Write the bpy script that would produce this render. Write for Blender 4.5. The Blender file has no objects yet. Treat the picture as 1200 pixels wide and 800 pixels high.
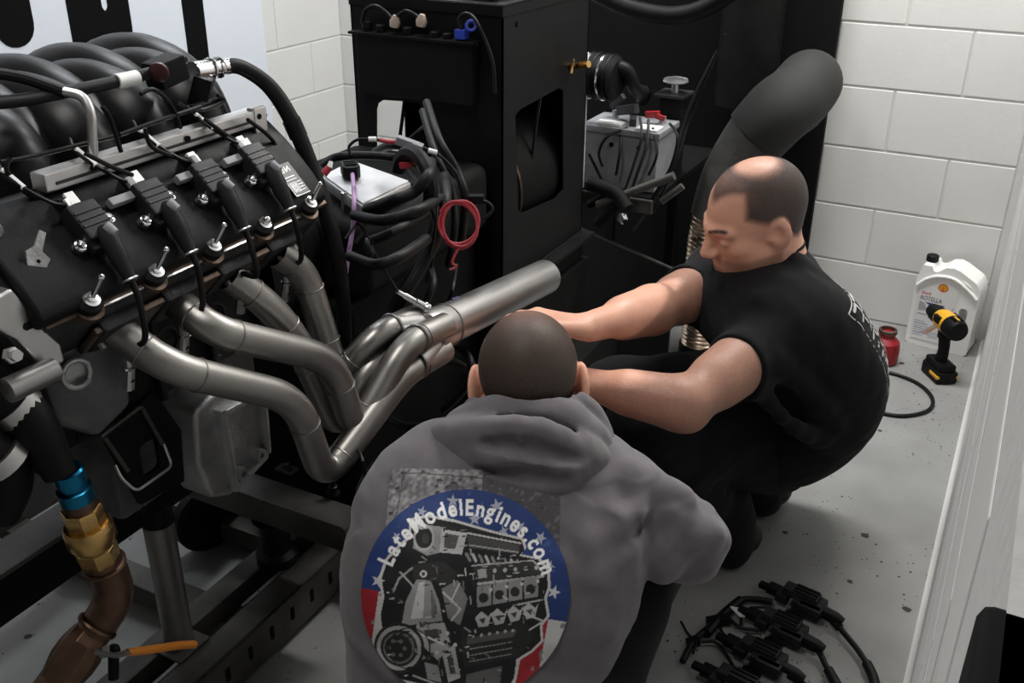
import bpy, bmesh, math, random
import numpy as np
from mathutils import Vector, Matrix
from mathutils.bvhtree import BVHTree
random.seed(7); rng = np.random.default_rng(7)
SC = bpy.context.scene
COL = SC.collection
# ------------------------------------------------------------------ camera
F_PX = 1173.0
PITCH, YAW, ROLL = math.radians(26.0), math.radians(27.3), math.radians(.4)
CAM = np.array([0, 0, 1.5])
_hf = np.array([-math.sin(YAW), math.cos(YAW), 0]); _r0 = np.array([math.cos(YAW), math.sin(YAW), 0])
FW = _hf*math.cos(PITCH)+np.array([0, 0, -math.sin(PITCH)])
_u0 = _hf*math.sin(PITCH)+np.array([0, 0, math.cos(PITCH)])
RT = _r0*math.cos(ROLL)+_u0*math.sin(ROLL); UP = _u0*math.cos(ROLL)-_r0*math.sin(ROLL)
cam = bpy.data.objects.new('camera', bpy.data.cameras.new('camera')); COL.objects.link(cam)
cam.data.sensor_width = 36; cam.data.lens = 36*F_PX/1200; cam.data.clip_start = .01
cam.matrix_world = Matrix(((RT[0], UP[0], -FW[0], CAM[0]), (RT[1], UP[1], -FW[1], CAM[1]), (RT[2], UP[2], -FW[2], CAM[2]), (0, 0, 0, 1)))
SC.camera = cam
# ------------------------------------------------------------------ light and exposure
SC.view_settings.view_transform = 'Standard'; SC.view_settings.look = 'None'
SC.view_settings.gamma = 1; SC.view_settings.use_curve_mapping = False
SC.view_settings.exposure = 0.0
W = bpy.data.worlds.new('world'); SC.world = W; W.use_nodes = True
W.node_tree.nodes['Background'].inputs[0].default_value = (.8, .9, 1, 1)
W.node_tree.nodes['Background'].inputs[1].default_value = .02
def area(name, loc, size, power, col=(1, 1, 1), rot=(0, 0, 0)):
    l = bpy.data.lights.new(name, 'AREA'); l.shape = 'RECTANGLE'; l.size, l.size_y = size; l.energy = power; l.color = col
    o = bpy.data.objects.new(name, l); COL.objects.link(o); o.location = loc; o.rotation_euler = rot; return o
CEIL = 2.75
LAMPS = [((-.56, 2.93), 56, (1, .985, .96), 0), ((-2.0, 2.5), 23, (.90, .95, 1), 1), ((-.95, .60), 17, (1, .97, .94), 1)]   # place, power, colour, 1 = along Y; third is an added near fill
for (lx, ly), pw_, lc, al in LAMPS:
    area('tube_light', (lx, ly, CEIL-.105), (.22, 1.15) if al else (1.15, .22), pw_, lc)
# ------------------------------------------------------------------ placing helpers
def ray(x, y): return FW+RT*((x-600)/F_PX)-UP*((y-400)/F_PX)
def _pl(x, y, ax, v):
    r = ray(x, y); return CAM+r*((v-CAM[ax])/r[ax])
def pX(x, y, v): return _pl(x, y, 0, v)
def pY(x, y, v): return _pl(x, y, 1, v)
def pZ(x, y, v=0.): return _pl(x, y, 2, v)
def pD(x, y, d): return CAM+ray(x, y)*d
def A(*a): return np.array(a, float)
def nrm(v): v = np.asarray(v, float); return v/np.linalg.norm(v)
# ------------------------------------------------------------------ materials
MATS = {}
def mat(name, col, rough=.5, metal=0., var=0., vscale=20., bump=0., bscale=80., spec=.5, coat=0., col2=None, aniso=None, attr=None, sheen=0., sub=0.):
    m = bpy.data.materials.new(name); m.use_nodes = True; nt = m.node_tree; N = nt.nodes; L = nt.links
    b = N['Principled BSDF']; b.inputs['Base Color'].default_value = (*col, 1)
    b.inputs['Roughness'].default_value = rough; b.inputs['Metallic'].default_value = metal
    b.inputs['Specular IOR Level'].default_value = spec
    if coat: b.inputs['Coat Weight'].default_value = coat; b.inputs['Coat Roughness'].default_value = .15
    if sheen: b.inputs['Sheen Weight'].default_value = sheen; b.inputs['Sheen Roughness'].default_value = .6
    if sub:
        b.inputs['Subsurface Weight'].default_value = sub; b.inputs['Subsurface Radius'].default_value = (.012, .005, .003); b.inputs['Subsurface Scale'].default_value = 1
    tc = N.new('ShaderNodeTexCoord'); src = tc.outputs['Object']
    if attr:
        a = N.new('ShaderNodeAttribute'); a.attribute_name = attr; L.new(a.outputs['Color'], b.inputs['Base Color'])
    if var or col2 is not None:
        n = N.new('ShaderNodeTexNoise'); n.inputs['Scale'].default_value = vscale; n.inputs['Detail'].default_value = 5
        s = src
        if aniso:
            mp = N.new('ShaderNodeMapping'); mp.inputs['Scale'].default_value = aniso; L.new(src, mp.inputs['Vector']); s = mp.outputs[0]
        L.new(s, n.inputs['Vector'])
        r = N.new('ShaderNodeValToRGB'); r.color_ramp.elements[0].position = .3; r.color_ramp.elements[1].position = .7
        c2 = col2 if col2 is not None else tuple(min(1, c*(1+var)) for c in col)
        c1 = col if col2 is not None else tuple(c*(1-var) for c in col)
        r.color_ramp.elements[0].color = (*c1, 1); r.color_ramp.elements[1].color = (*c2, 1)
        L.new(n.outputs['Fac'], r.inputs['Fac'])
        if attr:
            mx = N.new('ShaderNodeMix'); mx.data_type = 'RGBA'; mx.blend_type = 'MULTIPLY'; mx.inputs[0].default_value = 1
            L.new(a.outputs['Color'], mx.inputs[6]); L.new(r.outputs['Color'], mx.inputs[7]); L.new(mx.outputs[2], b.inputs['Base Color'])
        else: L.new(r.outputs['Color'], b.inputs['Base Color'])
        ma = N.new('ShaderNodeMath'); ma.operation = 'MULTIPLY_ADD'; ma.inputs[1].default_value = .25; ma.inputs[2].default_value = rough-.12
        L.new(n.outputs['Fac'], ma.inputs[0]); L.new(ma.outputs[0], b.inputs['Roughness'])
    if bump:
        n2 = N.new('ShaderNodeTexNoise'); n2.inputs['Scale'].default_value = bscale; n2.inputs['Detail'].default_value = 4; L.new(src, n2.inputs['Vector'])
        bp = N.new('ShaderNodeBump'); bp.inputs['Strength'].default_value = bump; bp.inputs['Distance'].default_value = .004
        L.new(n2.outputs['Fac'], bp.inputs['Height']); L.new(bp.outputs[0], b.inputs['Normal'])
    MATS[name] = m; return m
mat('block_paint', (.66, .655, .635), .55, 0, .03, 3, .15, 60)
mat('mortar', (.62, .615, .60), .6, 0, 0, 5, .3, 60)
mat('ceiling_paint', (.16, .16, .16), .8)
mat('black_wall', (.0025, .0025, .0028), .85, 0, .3, 6, spec=.2)
mat('black_steel', (.0055, .0055, .006), .5, 0, .25, 9, .05, 300, spec=.16)
mat('black_steel_rough', (.006, .006, .006), .65, 0, .4, 14, .2, 120, spec=.12)
mat('black_plastic', (.0055, .0055, .006), .5, 0, .2, 30, .08, 400, spec=.16)
mat('gloss_plastic', (.006, .006, .0065), .38, spec=.26)
mat('coil_plastic', (.016, .016, .018), .48, 0, .2, 30, .08, 300, spec=.25)
mat('rubber', (.006, .006, .0065), .5, 0, .3, 30, .06, 200, spec=.2)
mat('cable', (.005, .005, .0055), .45, spec=.25)
mat('stainless', (.31, .298, .28), .40, 1, .14, 7, .04, 200, aniso=(1, .25, 1))
mat('stainless_bright', (.41, .40, .39), .36, 1, .1, 20, .03, 300, aniso=(1, .2, 1))
mat('chrome', (.85, .85, .86), .14, 1)
mat('aluminium', (.66, .645, .635), .36, 1, .06, 30)
mat('matt_aluminium', (.60, .60, .61), .55, .6, .05, 30)
mat('grey_cast', (.13, .13, .132), .55, .6, .3, 20, .3, 120)
mat('cast_aluminium', (.48, .48, .485), .5, .8, .25, 25, .35, 140)
mat('dark_cast', (.040, .040, .042), .55, .6, .4, 20, .35, 120)
mat('rust_flange', (.12, .085, .065), .5, .8, .4, 30, .2, 120)
mat('block_iron', (.009, .009, .009), .6, .2, .4, 16, .3, 90)
mat('brass', (.62, .40, .15), .28, 1, .15, 25)
mat('copper', (.17, .105, .072), .42, 1, .35, 18, .1, 90)
mat('blue_anodised', (.02, .20, .36), .28, 1)
mat('orange_vinyl', (.75, .26, .035), .45)
mat('steel_tube', (.26, .25, .235), .42, .8, .3, 15, .1, 90, aniso=(1, 1, .2))
mat('frame_steel', (.085, .08, .072), .5, .5, .45, 10, .2, 80)
mat('red_wire', (.36, .03, .045), .5)
mat('dark_red', (.045, .008, .01), .4)
mat('red_plastic', (.30, .010, .016), .4)
mat('purple_wire', (.42, .25, .48), .5)
mat('purple_ink', (.03, .015, .10), .6)
mat('white_plastic', (.90, .90, .885), .35)
mat('white_tape', (.75, .75, .74), .5)
mat('blue_clip', (.02, .05, .40), .4)
mat('beige_plug', (.42, .34, .27), .5)
mat('grey_plastic', (.22, .225, .24), .5, 0, .15, 20)
mat('canvas_grey', (.07, .067, .060), .9, 0, .35, 10, .4, 90)
mat('duct_grey', (.011, .011, .0098), .75, 0, .4, 6)
mat('corrugated', (.78, .62, .48), .30, 1, .1, 30)
mat('yellow_plastic', (.80, .42, .02), .38)
mat('banner_white', (.68, .72, .78), .5)
mat('banner_black', (.003, .003, .0034), .8, spec=.1)
mat('glass_black', (.01, .01, .01), .2)
mat('lamp_white', (.8, .8, .8), .5)
mat('printed', (1, 1, 1), .7, attr='Col')
mat('label_print', (1, 1, 1), .4, attr='Col')
# people
mat('skin', (.70, .37, .262), .45, 0, .10, 14, .12, 160, spec=.4, sub=.12)
mat('skin_lip', (.40, .17, .14), .4)
mat('hoodie_fabric', (.132, .121, .130), .92, 0, .10, 40, .25, 700, spec=.15, sheen=.25)
mat('black_cotton', (.005, .005, .0056), .9, 0, .2, 20, .25, 500, spec=.12, sheen=.05)
mat('black_denim', (.0055, .0055, .0070), .88, 0, .3, 20, .3, 500, spec=.12, sheen=.05)
mat('shoe_black', (.008, .008, .009), .6)
mat('eye_white', (.7, .68, .65), .2)
# emitting tube
def emit(name, col, s):
    m = bpy.data.materials.new(name); m.use_nodes = True; b = m.node_tree.nodes['Principled BSDF']
    b.inputs['Emission Color'].default_value = (*col, 1); b.inputs['Emission Strength'].default_value = s; MATS[name] = m
emit('lamp_glow', (1, .98, .95), 3)
def floor_material():
    m = bpy.data.materials.new('floor_paint'); m.use_nodes = True; nt = m.node_tree; N = nt.nodes; L = nt.links; b = N['Principled BSDF']
    tc = N.new('ShaderNodeTexCoord'); P = tc.outputs['Object']
    base = N.new('ShaderNodeTexNoise'); base.inputs['Scale'].default_value = 5; base.inputs['Detail'].default_value = 8; L.new(P, base.inputs['Vector'])
    r = N.new('ShaderNodeValToRGB'); r.color_ramp.elements[0].color = (.225, .225, .218, 1); r.color_ramp.elements[1].color = (.305, .305, .297, 1)
    r.color_ramp.elements[0].position = .3; r.color_ramp.elements[1].position = .75; L.new(base.outputs['Fac'], r.inputs['Fac'])
    cur = r.outputs['Color']
    for sc, lo, hi, thr in ((16, .12, .16, .60), (45, .12, .17, .62), (90, .14, .2, .63)):   # chips and drips of old paint
        v = N.new('ShaderNodeTexVoronoi'); v.inputs['Scale'].default_value = sc
        dn = N.new('ShaderNodeTexNoise'); dn.inputs['Scale'].default_value = sc*3; L.new(P, dn.inputs['Vector'])
        mx = N.new('ShaderNodeMix'); mx.data_type = 'VECTOR'; mx.inputs[0].default_value = .012*16/sc; L.new(P, mx.inputs[4]); L.new(dn.outputs['Color'], mx.inputs[5]); L.new(mx.outputs[1], v.inputs['Vector'])
        sep = N.new('ShaderNodeSeparateColor'); L.new(v.outputs['Color'], sep.inputs[0])
        mr = N.new('ShaderNodeMapRange'); mr.inputs[1].default_value = lo; mr.inputs[2].default_value = hi; mr.inputs[3].default_value = 1; mr.inputs[4].default_value = 0; L.new(v.outputs['Distance'], mr.inputs[0])
        pick = N.new('ShaderNodeMath'); pick.operation = 'GREATER_THAN'; pick.inputs[1].default_value = .78; L.new(sep.outputs[0], pick.inputs[0])
        big = N.new('ShaderNodeTexNoise'); big.inputs['Scale'].default_value = 2.3; L.new(P, big.inputs['Vector'])
        g = N.new('ShaderNodeMath'); g.operation = 'GREATER_THAN'; g.inputs[1].default_value = .46; L.new(big.outputs['Fac'], g.inputs[0])
        m1 = N.new('ShaderNodeMath'); m1.operation = 'MULTIPLY'; L.new(mr.outputs[0], m1.inputs[0]); L.new(pick.outputs[0], m1.inputs[1])
        m2 = N.new('ShaderNodeMath'); m2.operation = 'MULTIPLY'; L.new(m1.outputs[0], m2.inputs[0]); L.new(g.outputs[0], m2.inputs[1])
        mc = N.new('ShaderNodeMix'); mc.data_type = 'RGBA'; L.new(m2.outputs[0], mc.inputs[0]); L.new(cur, mc.inputs[6]); mc.inputs[7].default_value = (.035, .032, .030, 1)
        cur = mc.outputs[2]
    L.new(cur, b.inputs['Base Color']); b.inputs['Roughness'].default_value = .6; b.inputs['Specular IOR Level'].default_value = .2
    bp = N.new('ShaderNodeBump'); bp.inputs['Strength'].default_value = .12; bp.inputs['Distance'].default_value = .004
    n2 = N.new('ShaderNodeTexNoise'); n2.inputs['Scale'].default_value = 40; L.new(P, n2.inputs['Vector']); L.new(n2.outputs['Fac'], bp.inputs['Height']); L.new(bp.outputs[0], b.inputs['Normal'])
    MATS['floor_paint'] = m
floor_material()
# ------------------------------------------------------------------ objects
ORG = {}
def tag(o, label=None, cat=None, group=None, kind=None):
    if label: o['label'] = label
    if cat: o['category'] = cat
    if group: o['group'] = group
    if kind: o['kind'] = kind
    return o
def thing(name, label, cat, loc=(0, 0, 0), group=None):
    o = bpy.data.objects.new(name, None); COL.objects.link(o); o.location = loc; o.empty_display_size = .05
    ORG[o.name] = A(*loc); return tag(o, label, cat, group)
def org(o):
    while o is not None:
        if o.name in ORG: return ORG[o.name]
        o = o.parent
    return A(0, 0, 0)
def merge(geoms):
    V = []; Fc = []; n = 0
    for v, f in geoms:
        v = [tuple(p) for p in v]; V += v; Fc += [tuple(i+n for i in q) for q in f]; n += len(v)
    return V, Fc
def meshdata(name, geoms, m, bevel=0., seg=2, angle=35, smooth=True):
    V, Fc = merge(geoms if isinstance(geoms, list) else [geoms])
    me = bpy.data.meshes.new(name); me.from_pydata(V, [], Fc)
    if bevel:
        bm = bmesh.new(); bm.from_mesh(me)
        ed = [e for e in bm.edges if len(e.link_faces) == 2 and e.calc_face_angle(0) > math.radians(30)]
        bmesh.ops.bevel(bm, geom=ed, offset=bevel, segments=seg, affect='EDGES', profile=.5, clamp_overlap=True)
        bm.to_mesh(me); bm.free()
    if smooth:
        me.shade_smooth(); me.set_sharp_from_angle(angle=math.radians(angle))
    me.materials.append(MATS[m]); me.update(); return me
def mk(name, geoms, m, parent=None, bevel=0., label=None, cat=None, group=None, kind=None, seg=2, angle=35, smooth=True, loc=None):
    """one mesh object from geometry given in world coordinates"""
    gs = geoms if isinstance(geoms, list) else [geoms]
    off = org(parent) if parent is not None else (A(*loc) if loc is not None else A(0, 0, 0))
    gs = [(np.asarray(v, float)-off, f) for v, f in gs]
    me = meshdata(name, gs, m, bevel, seg, angle, smooth)
    o = bpy.data.objects.new(name, me); COL.objects.link(o); o.parent = parent
    if bevel and smooth: o.modifiers.new('even_shading', 'WEIGHTED_NORMAL').keep_sharp = True
    if parent is None: o.location = off; ORG[o.name] = off
    return tag(o, label, cat, group, kind)
def put(name, me, loc, parent=None, M3=None, scale=1.):
    """an object that shares mesh data, at a world place"""
    o = bpy.data.objects.new(name, me); COL.objects.link(o); o.parent = parent
    p = A(*loc)-(org(parent) if parent is not None else 0)
    Mx = Matrix.Translation(Vector(p)) @ ((Matrix(M3).to_4x4()) if M3 is not None else Matrix.Identity(4)) @ Matrix.Scale(scale, 4)
    o.matrix_local = Mx
    if parent is None: ORG[o.name] = A(*loc)
    return o
# ------------------------------------------------------------------ shapes
def frame(d, up=(0, 0, 1)):
    """3x3 with z along d"""
    z = nrm(d); x = np.cross(up, z)
    if np.linalg.norm(x) < 1e-4: x = np.cross((0, 1, 0), z)
    x = nrm(x); return np.stack([x, np.cross(z, x), z], 1)
def box(lo, hi):
    x0, y0, z0 = lo; x1, y1, z1 = hi
    return ([(x0, y0, z0), (x1, y0, z0), (x1, y1, z0), (x0, y1, z0), (x0, y0, z1), (x1, y0, z1), (x1, y1, z1), (x0, y1, z1)],
            [(3, 2, 1, 0), (4, 5, 6, 7), (0, 1, 5, 4), (1, 2, 6, 5), (2, 3, 7, 6), (3, 0, 4, 7)])
def obox(c, ax, half):
    """box with axes as columns of ax and half sizes"""
    v, f = box([-1, -1, -1], [1, 1, 1]); v = (np.array(v)*half) @ np.asarray(ax).T+c
    return v, f
def spline(P, n=8, closed=False):
    P = np.asarray(P, float); out = []; m = len(P)
    if m == 2: return np.array([P[0]+(P[1]-P[0])*t for t in np.linspace(0, 1, n+1)])
    rngk = range(m if closed else m-1)
    for i in rngk:
        if closed: p0, p1, p2, p3 = P[(i-1) % m], P[i], P[(i+1) % m], P[(i+2) % m]
        else: p0, p1, p2, p3 = P[max(i-1, 0)], P[i], P[i+1], P[min(i+2, m-1)]
        for t in np.linspace(0, 1, n, endpoint=False):
            out.append(.5*((2*p1)+(-p0+p2)*t+(2*p0-5*p1+4*p2-p3)*t*t+(-p0+3*p1-3*p2+p3)*t**3))
    if not closed: out.append(P[-1])
    return np.array(out)
def bends(P, r, n=6):
    """straight runs with rounded corners of radius r (one number or one per inner point)"""
    P = [np.asarray(p, float) for p in P]; out = [P[0]]
    for i in range(1, len(P)-1):
        rr = r[i-1] if hasattr(r, '__len__') else r
        a, b, c = P[i-1], P[i], P[i+1]; u = nrm(a-b); w = nrm(c-b)
        k = min(rr, .48*np.linalg.norm(a-b), .48*np.linalg.norm(c-b))
        for t in np.linspace(0, 1, n+1): out.append((1-t)**2*(b+u*k)+2*t*(1-t)*b+t*t*(b+w*k))
    out.append(P[-1]); return np.array(out)
def tube(P, r, seg=12, caps=True, flat=None, up0=None):
    """swept round (or flattened) tube along the points"""
    P = np.asarray(P, float); n = len(P)
    rr = np.broadcast_to(np.asarray(r, float), (n,)) if not hasattr(r, '__len__') or len(r) == n else np.interp(np.linspace(0, 1, n), np.linspace(0, 1, len(r)), r)
    T = np.gradient(P, axis=0); T /= np.linalg.norm(T, axis=1)[:, None]+1e-12
    fr = frame(T[0]) if up0 is None else frame(T[0], up0); x = fr[:, 0]; V = []; Fc = []
    an = np.linspace(0, 2*math.pi, seg, endpoint=False)
    for i in range(n):
        x = x-T[i]*(x@T[i]); x /= np.linalg.norm(x); y = np.cross(T[i], x)
        fx, fy = flat if flat else (1, 1)
        for a in an: V.append(P[i]+rr[i]*(fx*math.cos(a)*x+fy*math.sin(a)*y))
    for i in range(n-1):
        for j in range(seg):
            a = i*seg+j; b = i*seg+(j+1) % seg; Fc.append((a, b, b+seg, a+seg))
    if caps: Fc.append(tuple(range(seg-1, -1, -1))); Fc.append(tuple((n-1)*seg+j for j in range(seg)))
    return V, Fc
def lathe(prof, c=(0, 0, 0), d=(0, 0, 1), seg=20, up=(0, 0, 1)):
    """prof: list of (radius, height along d)"""
    M = frame(d, up); V = []; Fc = []; n = len(prof)
    for r, h in prof:
        for j in range(seg):
            a = 2*math.pi*j/seg; V.append(A(*c)+M @ A(max(r, 1e-5)*math.cos(a), max(r, 1e-5)*math.sin(a), h))
    for i in range(n-1):
        for j in range(seg):
            a = i*seg+j; b = i*seg+(j+1) % seg; Fc.append((a, b, b+seg, a+seg))
    Fc.append(tuple(range(seg-1, -1, -1))); Fc.append(tuple((n-1)*seg+j for j in range(seg)))
    return V, Fc
def cyl(a, b, r, seg=16, r2=None):
    a = A(*a); b = A(*b); L = np.linalg.norm(b-a)
    return lathe([(r, 0), (r if r2 is None else r2, L)], a, b-a, seg)
def pipe(a, b, ro, ri, seg=24):
    """open-ended hollow tube"""
    a = A(*a); b = A(*b); L = np.linalg.norm(b-a)
    V, Fc = lathe([(ri, 0), (ro, 0), (ro, L), (ri, L), (ri, 0)], a, b-a, seg); return V, Fc[:-2]
def ball(c, r, seg=12, M=None):
    r = np.broadcast_to(np.asarray(r, float), (3,)); pr = [(math.sin(t), -math.cos(t)) for t in np.linspace(.02, math.pi-.02, seg//2+2)]
    V, Fc = lathe(pr, seg=seg); V = np.array(V)*r
    if M is not None: V = V @ np.asarray(M).T
    return V+A(*c), Fc
def torus(c, d, R, r, s1=28, s2=10, arc=(0, 2*math.pi)):
    M = frame(d); full = abs(arc[1]-arc[0]-2*math.pi) < 1e-6
    an = np.linspace(arc[0], arc[1], s1, endpoint=not full)
    P = [A(*c)+M @ A(R*math.cos(a), R*math.sin(a), 0) for a in an]
    if not full: return tube(P, r, s2)
    V = []; Fc = []
    for i, a in enumerate(an):
        e = M @ A(math.cos(a), math.sin(a), 0)
        for j in range(s2):
            b = 2*math.pi*j/s2; V.append(A(*c)+e*(R+r*math.cos(b))+M[:, 2]*r*math.sin(b))
    for i in range(s1):
        for j in range(s2):
            k = (i+1) % s1; Fc.append((i*s2+j, k*s2+j, k*s2+(j+1) % s2, i*s2+(j+1) % s2))
    return V, Fc
def prism(poly, o, ex, ey, t0, t1):
    """2-D outline in the ex/ey plane at o, extruded along their normal from t0 to t1"""
    ex = A(*ex); ey = A(*ey); nz = np.cross(ex, ey); n = len(poly)
    ar = sum(poly[i][0]*poly[(i+1) % n][1]-poly[(i+1) % n][0]*poly[i][1] for i in range(n))
    if ar < 0: poly = poly[::-1]
    V = [A(*o)+ex*p[0]+ey*p[1]+nz*t for t in (t0, t1) for p in poly]
    return V, [tuple(range(n-1, -1, -1)), tuple(range(n, 2*n))]+[(i, (i+1) % n, n+(i+1) % n, n+i) for i in range(n)]
def rrect(x0, y0, x1, y1, r, n=5):
    out = []
    for cx, cy, a0 in ((x1-r, y1-r, 0), (x0+r, y1-r, 90), (x0+r, y0+r, 180), (x1-r, y0+r, 270)):
        for k in range(n+1):
            a = math.radians(a0+90*k/n); out.append((cx+r*math.cos(a), cy+r*math.sin(a)))
    return out
def plate(outer, holes, o, ex, ey, t):
    """sheet with holes, thickness t along ex x ey"""
    cu = bpy.data.curves.new('c', 'CURVE'); cu.dimensions = '2D'; cu.fill_mode = 'BOTH'; cu.extrude = t/2
    for pl in [outer]+list(holes):
        s = cu.splines.new('POLY'); s.points.add(len(pl)-1); s.use_cyclic_u = True
        for p, q in zip(s.points, pl): p.co = (q[0], q[1], 0, 1)
    ob = bpy.data.objects.new('c', cu); me = bpy.data.meshes.new_from_object(ob)
    V = np.array([v.co[:] for v in me.vertices]); Fc = [tuple(p.vertices) for p in me.polygons]
    bpy.data.objects.remove(ob); bpy.data.meshes.remove(me); bpy.data.curves.remove(cu)
    ex = A(*ex); ey = A(*ey); nz = np.cross(ex, ey)
    return A(*o)+V[:, :1]*ex+V[:, 1:2]*ey+(V[:, 2:]+t/2)*nz, Fc
def hexbolt(r, h, washer=True):
    g = [lathe([(r, 0), (r, h*.8), (r*.85, h)], seg=6)]
    if washer: g.append(lathe([(r*1.45, 0), (r*1.45, h*.25)], seg=16))
    return g
# ------------------------------------------------------------------ flat print: a small painting grid turned into coloured mesh
_txt = {}
def text_tris(s, bold=.0):
    if (s, bold) in _txt: return _txt[(s, bold)]
    cu = bpy.data.curves.new('t', 'FONT'); cu.body = s; cu.size = 1; cu.offset = bold; cu.resolution_u = 4
    ob = bpy.data.objects.new('t', cu); me = bpy.data.meshes.new_from_object(ob); me.calc_loop_triangles()
    V = np.array([v.co[:2] for v in me.vertices]).reshape(-1, 2); T = np.array([t.vertices[:] for t in me.loop_triangles]).reshape(-1, 3)
    bpy.data.objects.remove(ob); bpy.data.meshes.remove(me); bpy.data.curves.remove(cu)
    _txt[(s, bold)] = (V, T); return V, T
class Canvas:
    def __init__(s, x0, y0, x1, y1, res, col=(0, 0, 0)):
        s.x = np.arange(x0, x1+res/2, res); s.y = np.arange(y0, y1+res/2, res); s.X, s.Y = np.meshgrid(s.x, s.y, indexing='ij'); s.res = res
        s.C = np.zeros(s.X.shape+(3,)); s.C[:] = col; s.K = np.ones(s.X.shape, bool)
    def mask(s, m, col): s.C[m] = col
    def inpoly(s, poly):
        P = np.asarray(poly, float); lo, hi = P.min(0), P.max(0)
        i0, i1 = np.searchsorted(s.x, [lo[0], hi[0]]); j0, j1 = np.searchsorted(s.y, [lo[1], hi[1]])
        X = s.X[i0:i1+1, j0:j1+1]; Yy = s.Y[i0:i1+1, j0:j1+1]; ins = np.zeros(X.shape, bool); n = len(P)
        for i in range(n):
            a, b = P[i], P[(i+1) % n]
            if a[1] == b[1]: continue
            c = ((a[1] > Yy) != (b[1] > Yy)) & (X < (b[0]-a[0])*(Yy-a[1])/(b[1]-a[1])+a[0]); ins ^= c
        m = np.zeros(s.X.shape, bool); m[i0:i1+1, j0:j1+1] = ins; return m
    def poly(s, p, col): s.mask(s.inpoly(p), col)
    def line(s, pts, w, col):
        for a, b in zip(pts[:-1], pts[1:]):
            a = np.asarray(a, float); b = np.asarray(b, float); d = b-a; L = d@d+1e-12
            t = np.clip(((s.X-a[0])*d[0]+(s.Y-a[1])*d[1])/L, 0, 1)
            s.mask((s.X-a[0]-t*d[0])**2+(s.Y-a[1]-t*d[1])**2 < (w/2)**2, col)
    def disc(s, c, r, col, r0=0., sx=1.):
        q = ((s.X-c[0])/sx)**2+(s.Y-c[1])**2; s.mask((q < r*r) & (q >= r0*r0), col)
    def star(s, c, r, col, rot=0):
        s.poly([(c[0]+(r if k % 2 == 0 else r*.4)*math.sin(rot+k*math.pi/5), c[1]+(r if k % 2 == 0 else r*.4)*math.cos(rot+k*math.pi/5)) for k in range(10)], col)
    def text(s, st, o, size, col, rot=0., bold=.0, shear=0., fit=None):
        V, T = text_tris(st, bold)
        if not len(V): return 0
        V = V.copy(); w = V[:, 0].max(); k = size
        kx = k if fit is None else fit/w
        V[:, 0] += shear*V[:, 1]; V = V*[kx, k]; c, sn = math.cos(rot), math.sin(rot)
        V = V @ np.array([[c, sn], [-sn, c]])+np.asarray(o)
        for t in T: s.poly(V[t], col)
        return w*kx
    def mesh(s, name, place, m='printed'):
        """place: (N,2) -> (N,3) world"""
        nx, ny = s.X.shape; P = place(np.stack([s.X.ravel(), s.Y.ravel()], 1))
        K = s.K.ravel(); i, j = np.meshgrid(np.arange(nx-1), np.arange(ny-1), indexing='ij'); a = (i*ny+j).ravel()
        q = np.stack([a, a+ny, a+ny+1, a+1], 1); ok = K[q].all(1) & ~np.isnan(P[q]).any((1, 2)); q = q[ok]
        used = np.unique(q); mp = -np.ones(nx*ny, int); mp[used] = np.arange(len(used))
        return P[used], mp[q], s.C.reshape(-1, 3)[used]
def grid_object(name, P, Q, C, m, parent, flip=False):
    off = org(parent); me = bpy.data.meshes.new(name)
    if flip: Q = Q[:, ::-1]
    me.from_pydata((P-off).tolist(), [], Q.tolist()); at = me.color_attributes.new('Col', 'FLOAT_COLOR', 'POINT')
    at.data.foreach_set('color', np.concatenate([C, np.ones((len(C), 1))], 1).astype(np.float32).ravel())
    me.shade_smooth(); me.materials.append(MATS[m]); o = bpy.data.objects.new(name, me); COL.objects.link(o); o.parent = parent; return o
# ================================================================== the room
LW, BW, RW, NW = -2.62, 3.5, .022, -.9     # inner faces: left, back, right, near
CH, CL = .2032, .4064                        # block course and length
def struct(o): o['kind'] = 'structure'; return o
fl = struct(mk('floor', box((LW-.2, NW-.2, -.1), (RW+1.6, BW+.2, 0)), 'floor_paint'))
struct(mk('ceiling', box((LW-.2, NW-.2, CEIL), (RW+1.6, BW+.2, CEIL+.1)), 'ceiling_paint'))
J = .007
def block_mesh(w, h, d=.03):
    return meshdata('block', [box((J/2, 0, J/2), (w-J/2, d, h-J/2))], 'block_paint', bevel=.0025, seg=2, smooth=False)
bm_full, bm_half = block_mesh(CL, CH), block_mesh(CL/2, CH)
Rz = lambda a: Matrix.Rotation(a, 3, 'Z')
wb = struct(mk('wall_back', box((LW-.2, BW+.0035, 0), (RW+.2, BW+.15, CEIL)), 'mortar'))
for r in range(10):
    x = -CL*7 if r % 2 == 1 else -CL*7+CL/2
    while x < RW:
        if x+CL > LW+.01:
            if x+CL > RW+.02: put('block', bm_half, (x, BW, r*CH), wb) if x+CL/2 <= RW+.02 else None
            else: put('block', bm_full, (x, BW, r*CH), wb)
        x += CL
wl = struct(mk('wall_left', box((LW-.15, NW-.2, 0), (LW-.0035, BW+.1, CEIL)), 'mortar'))
for r in range(10):
    for k in range(8):
        y = BW-(k+1)*CL-(CL/2 if r % 2 else 0)
        put('block', bm_full, (LW, y, r*CH), wl, Rz(math.pi/2))
    if r % 2: put('block', bm_half, (LW, BW-CL/2, r*CH), wl, Rz(math.pi/2))
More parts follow.
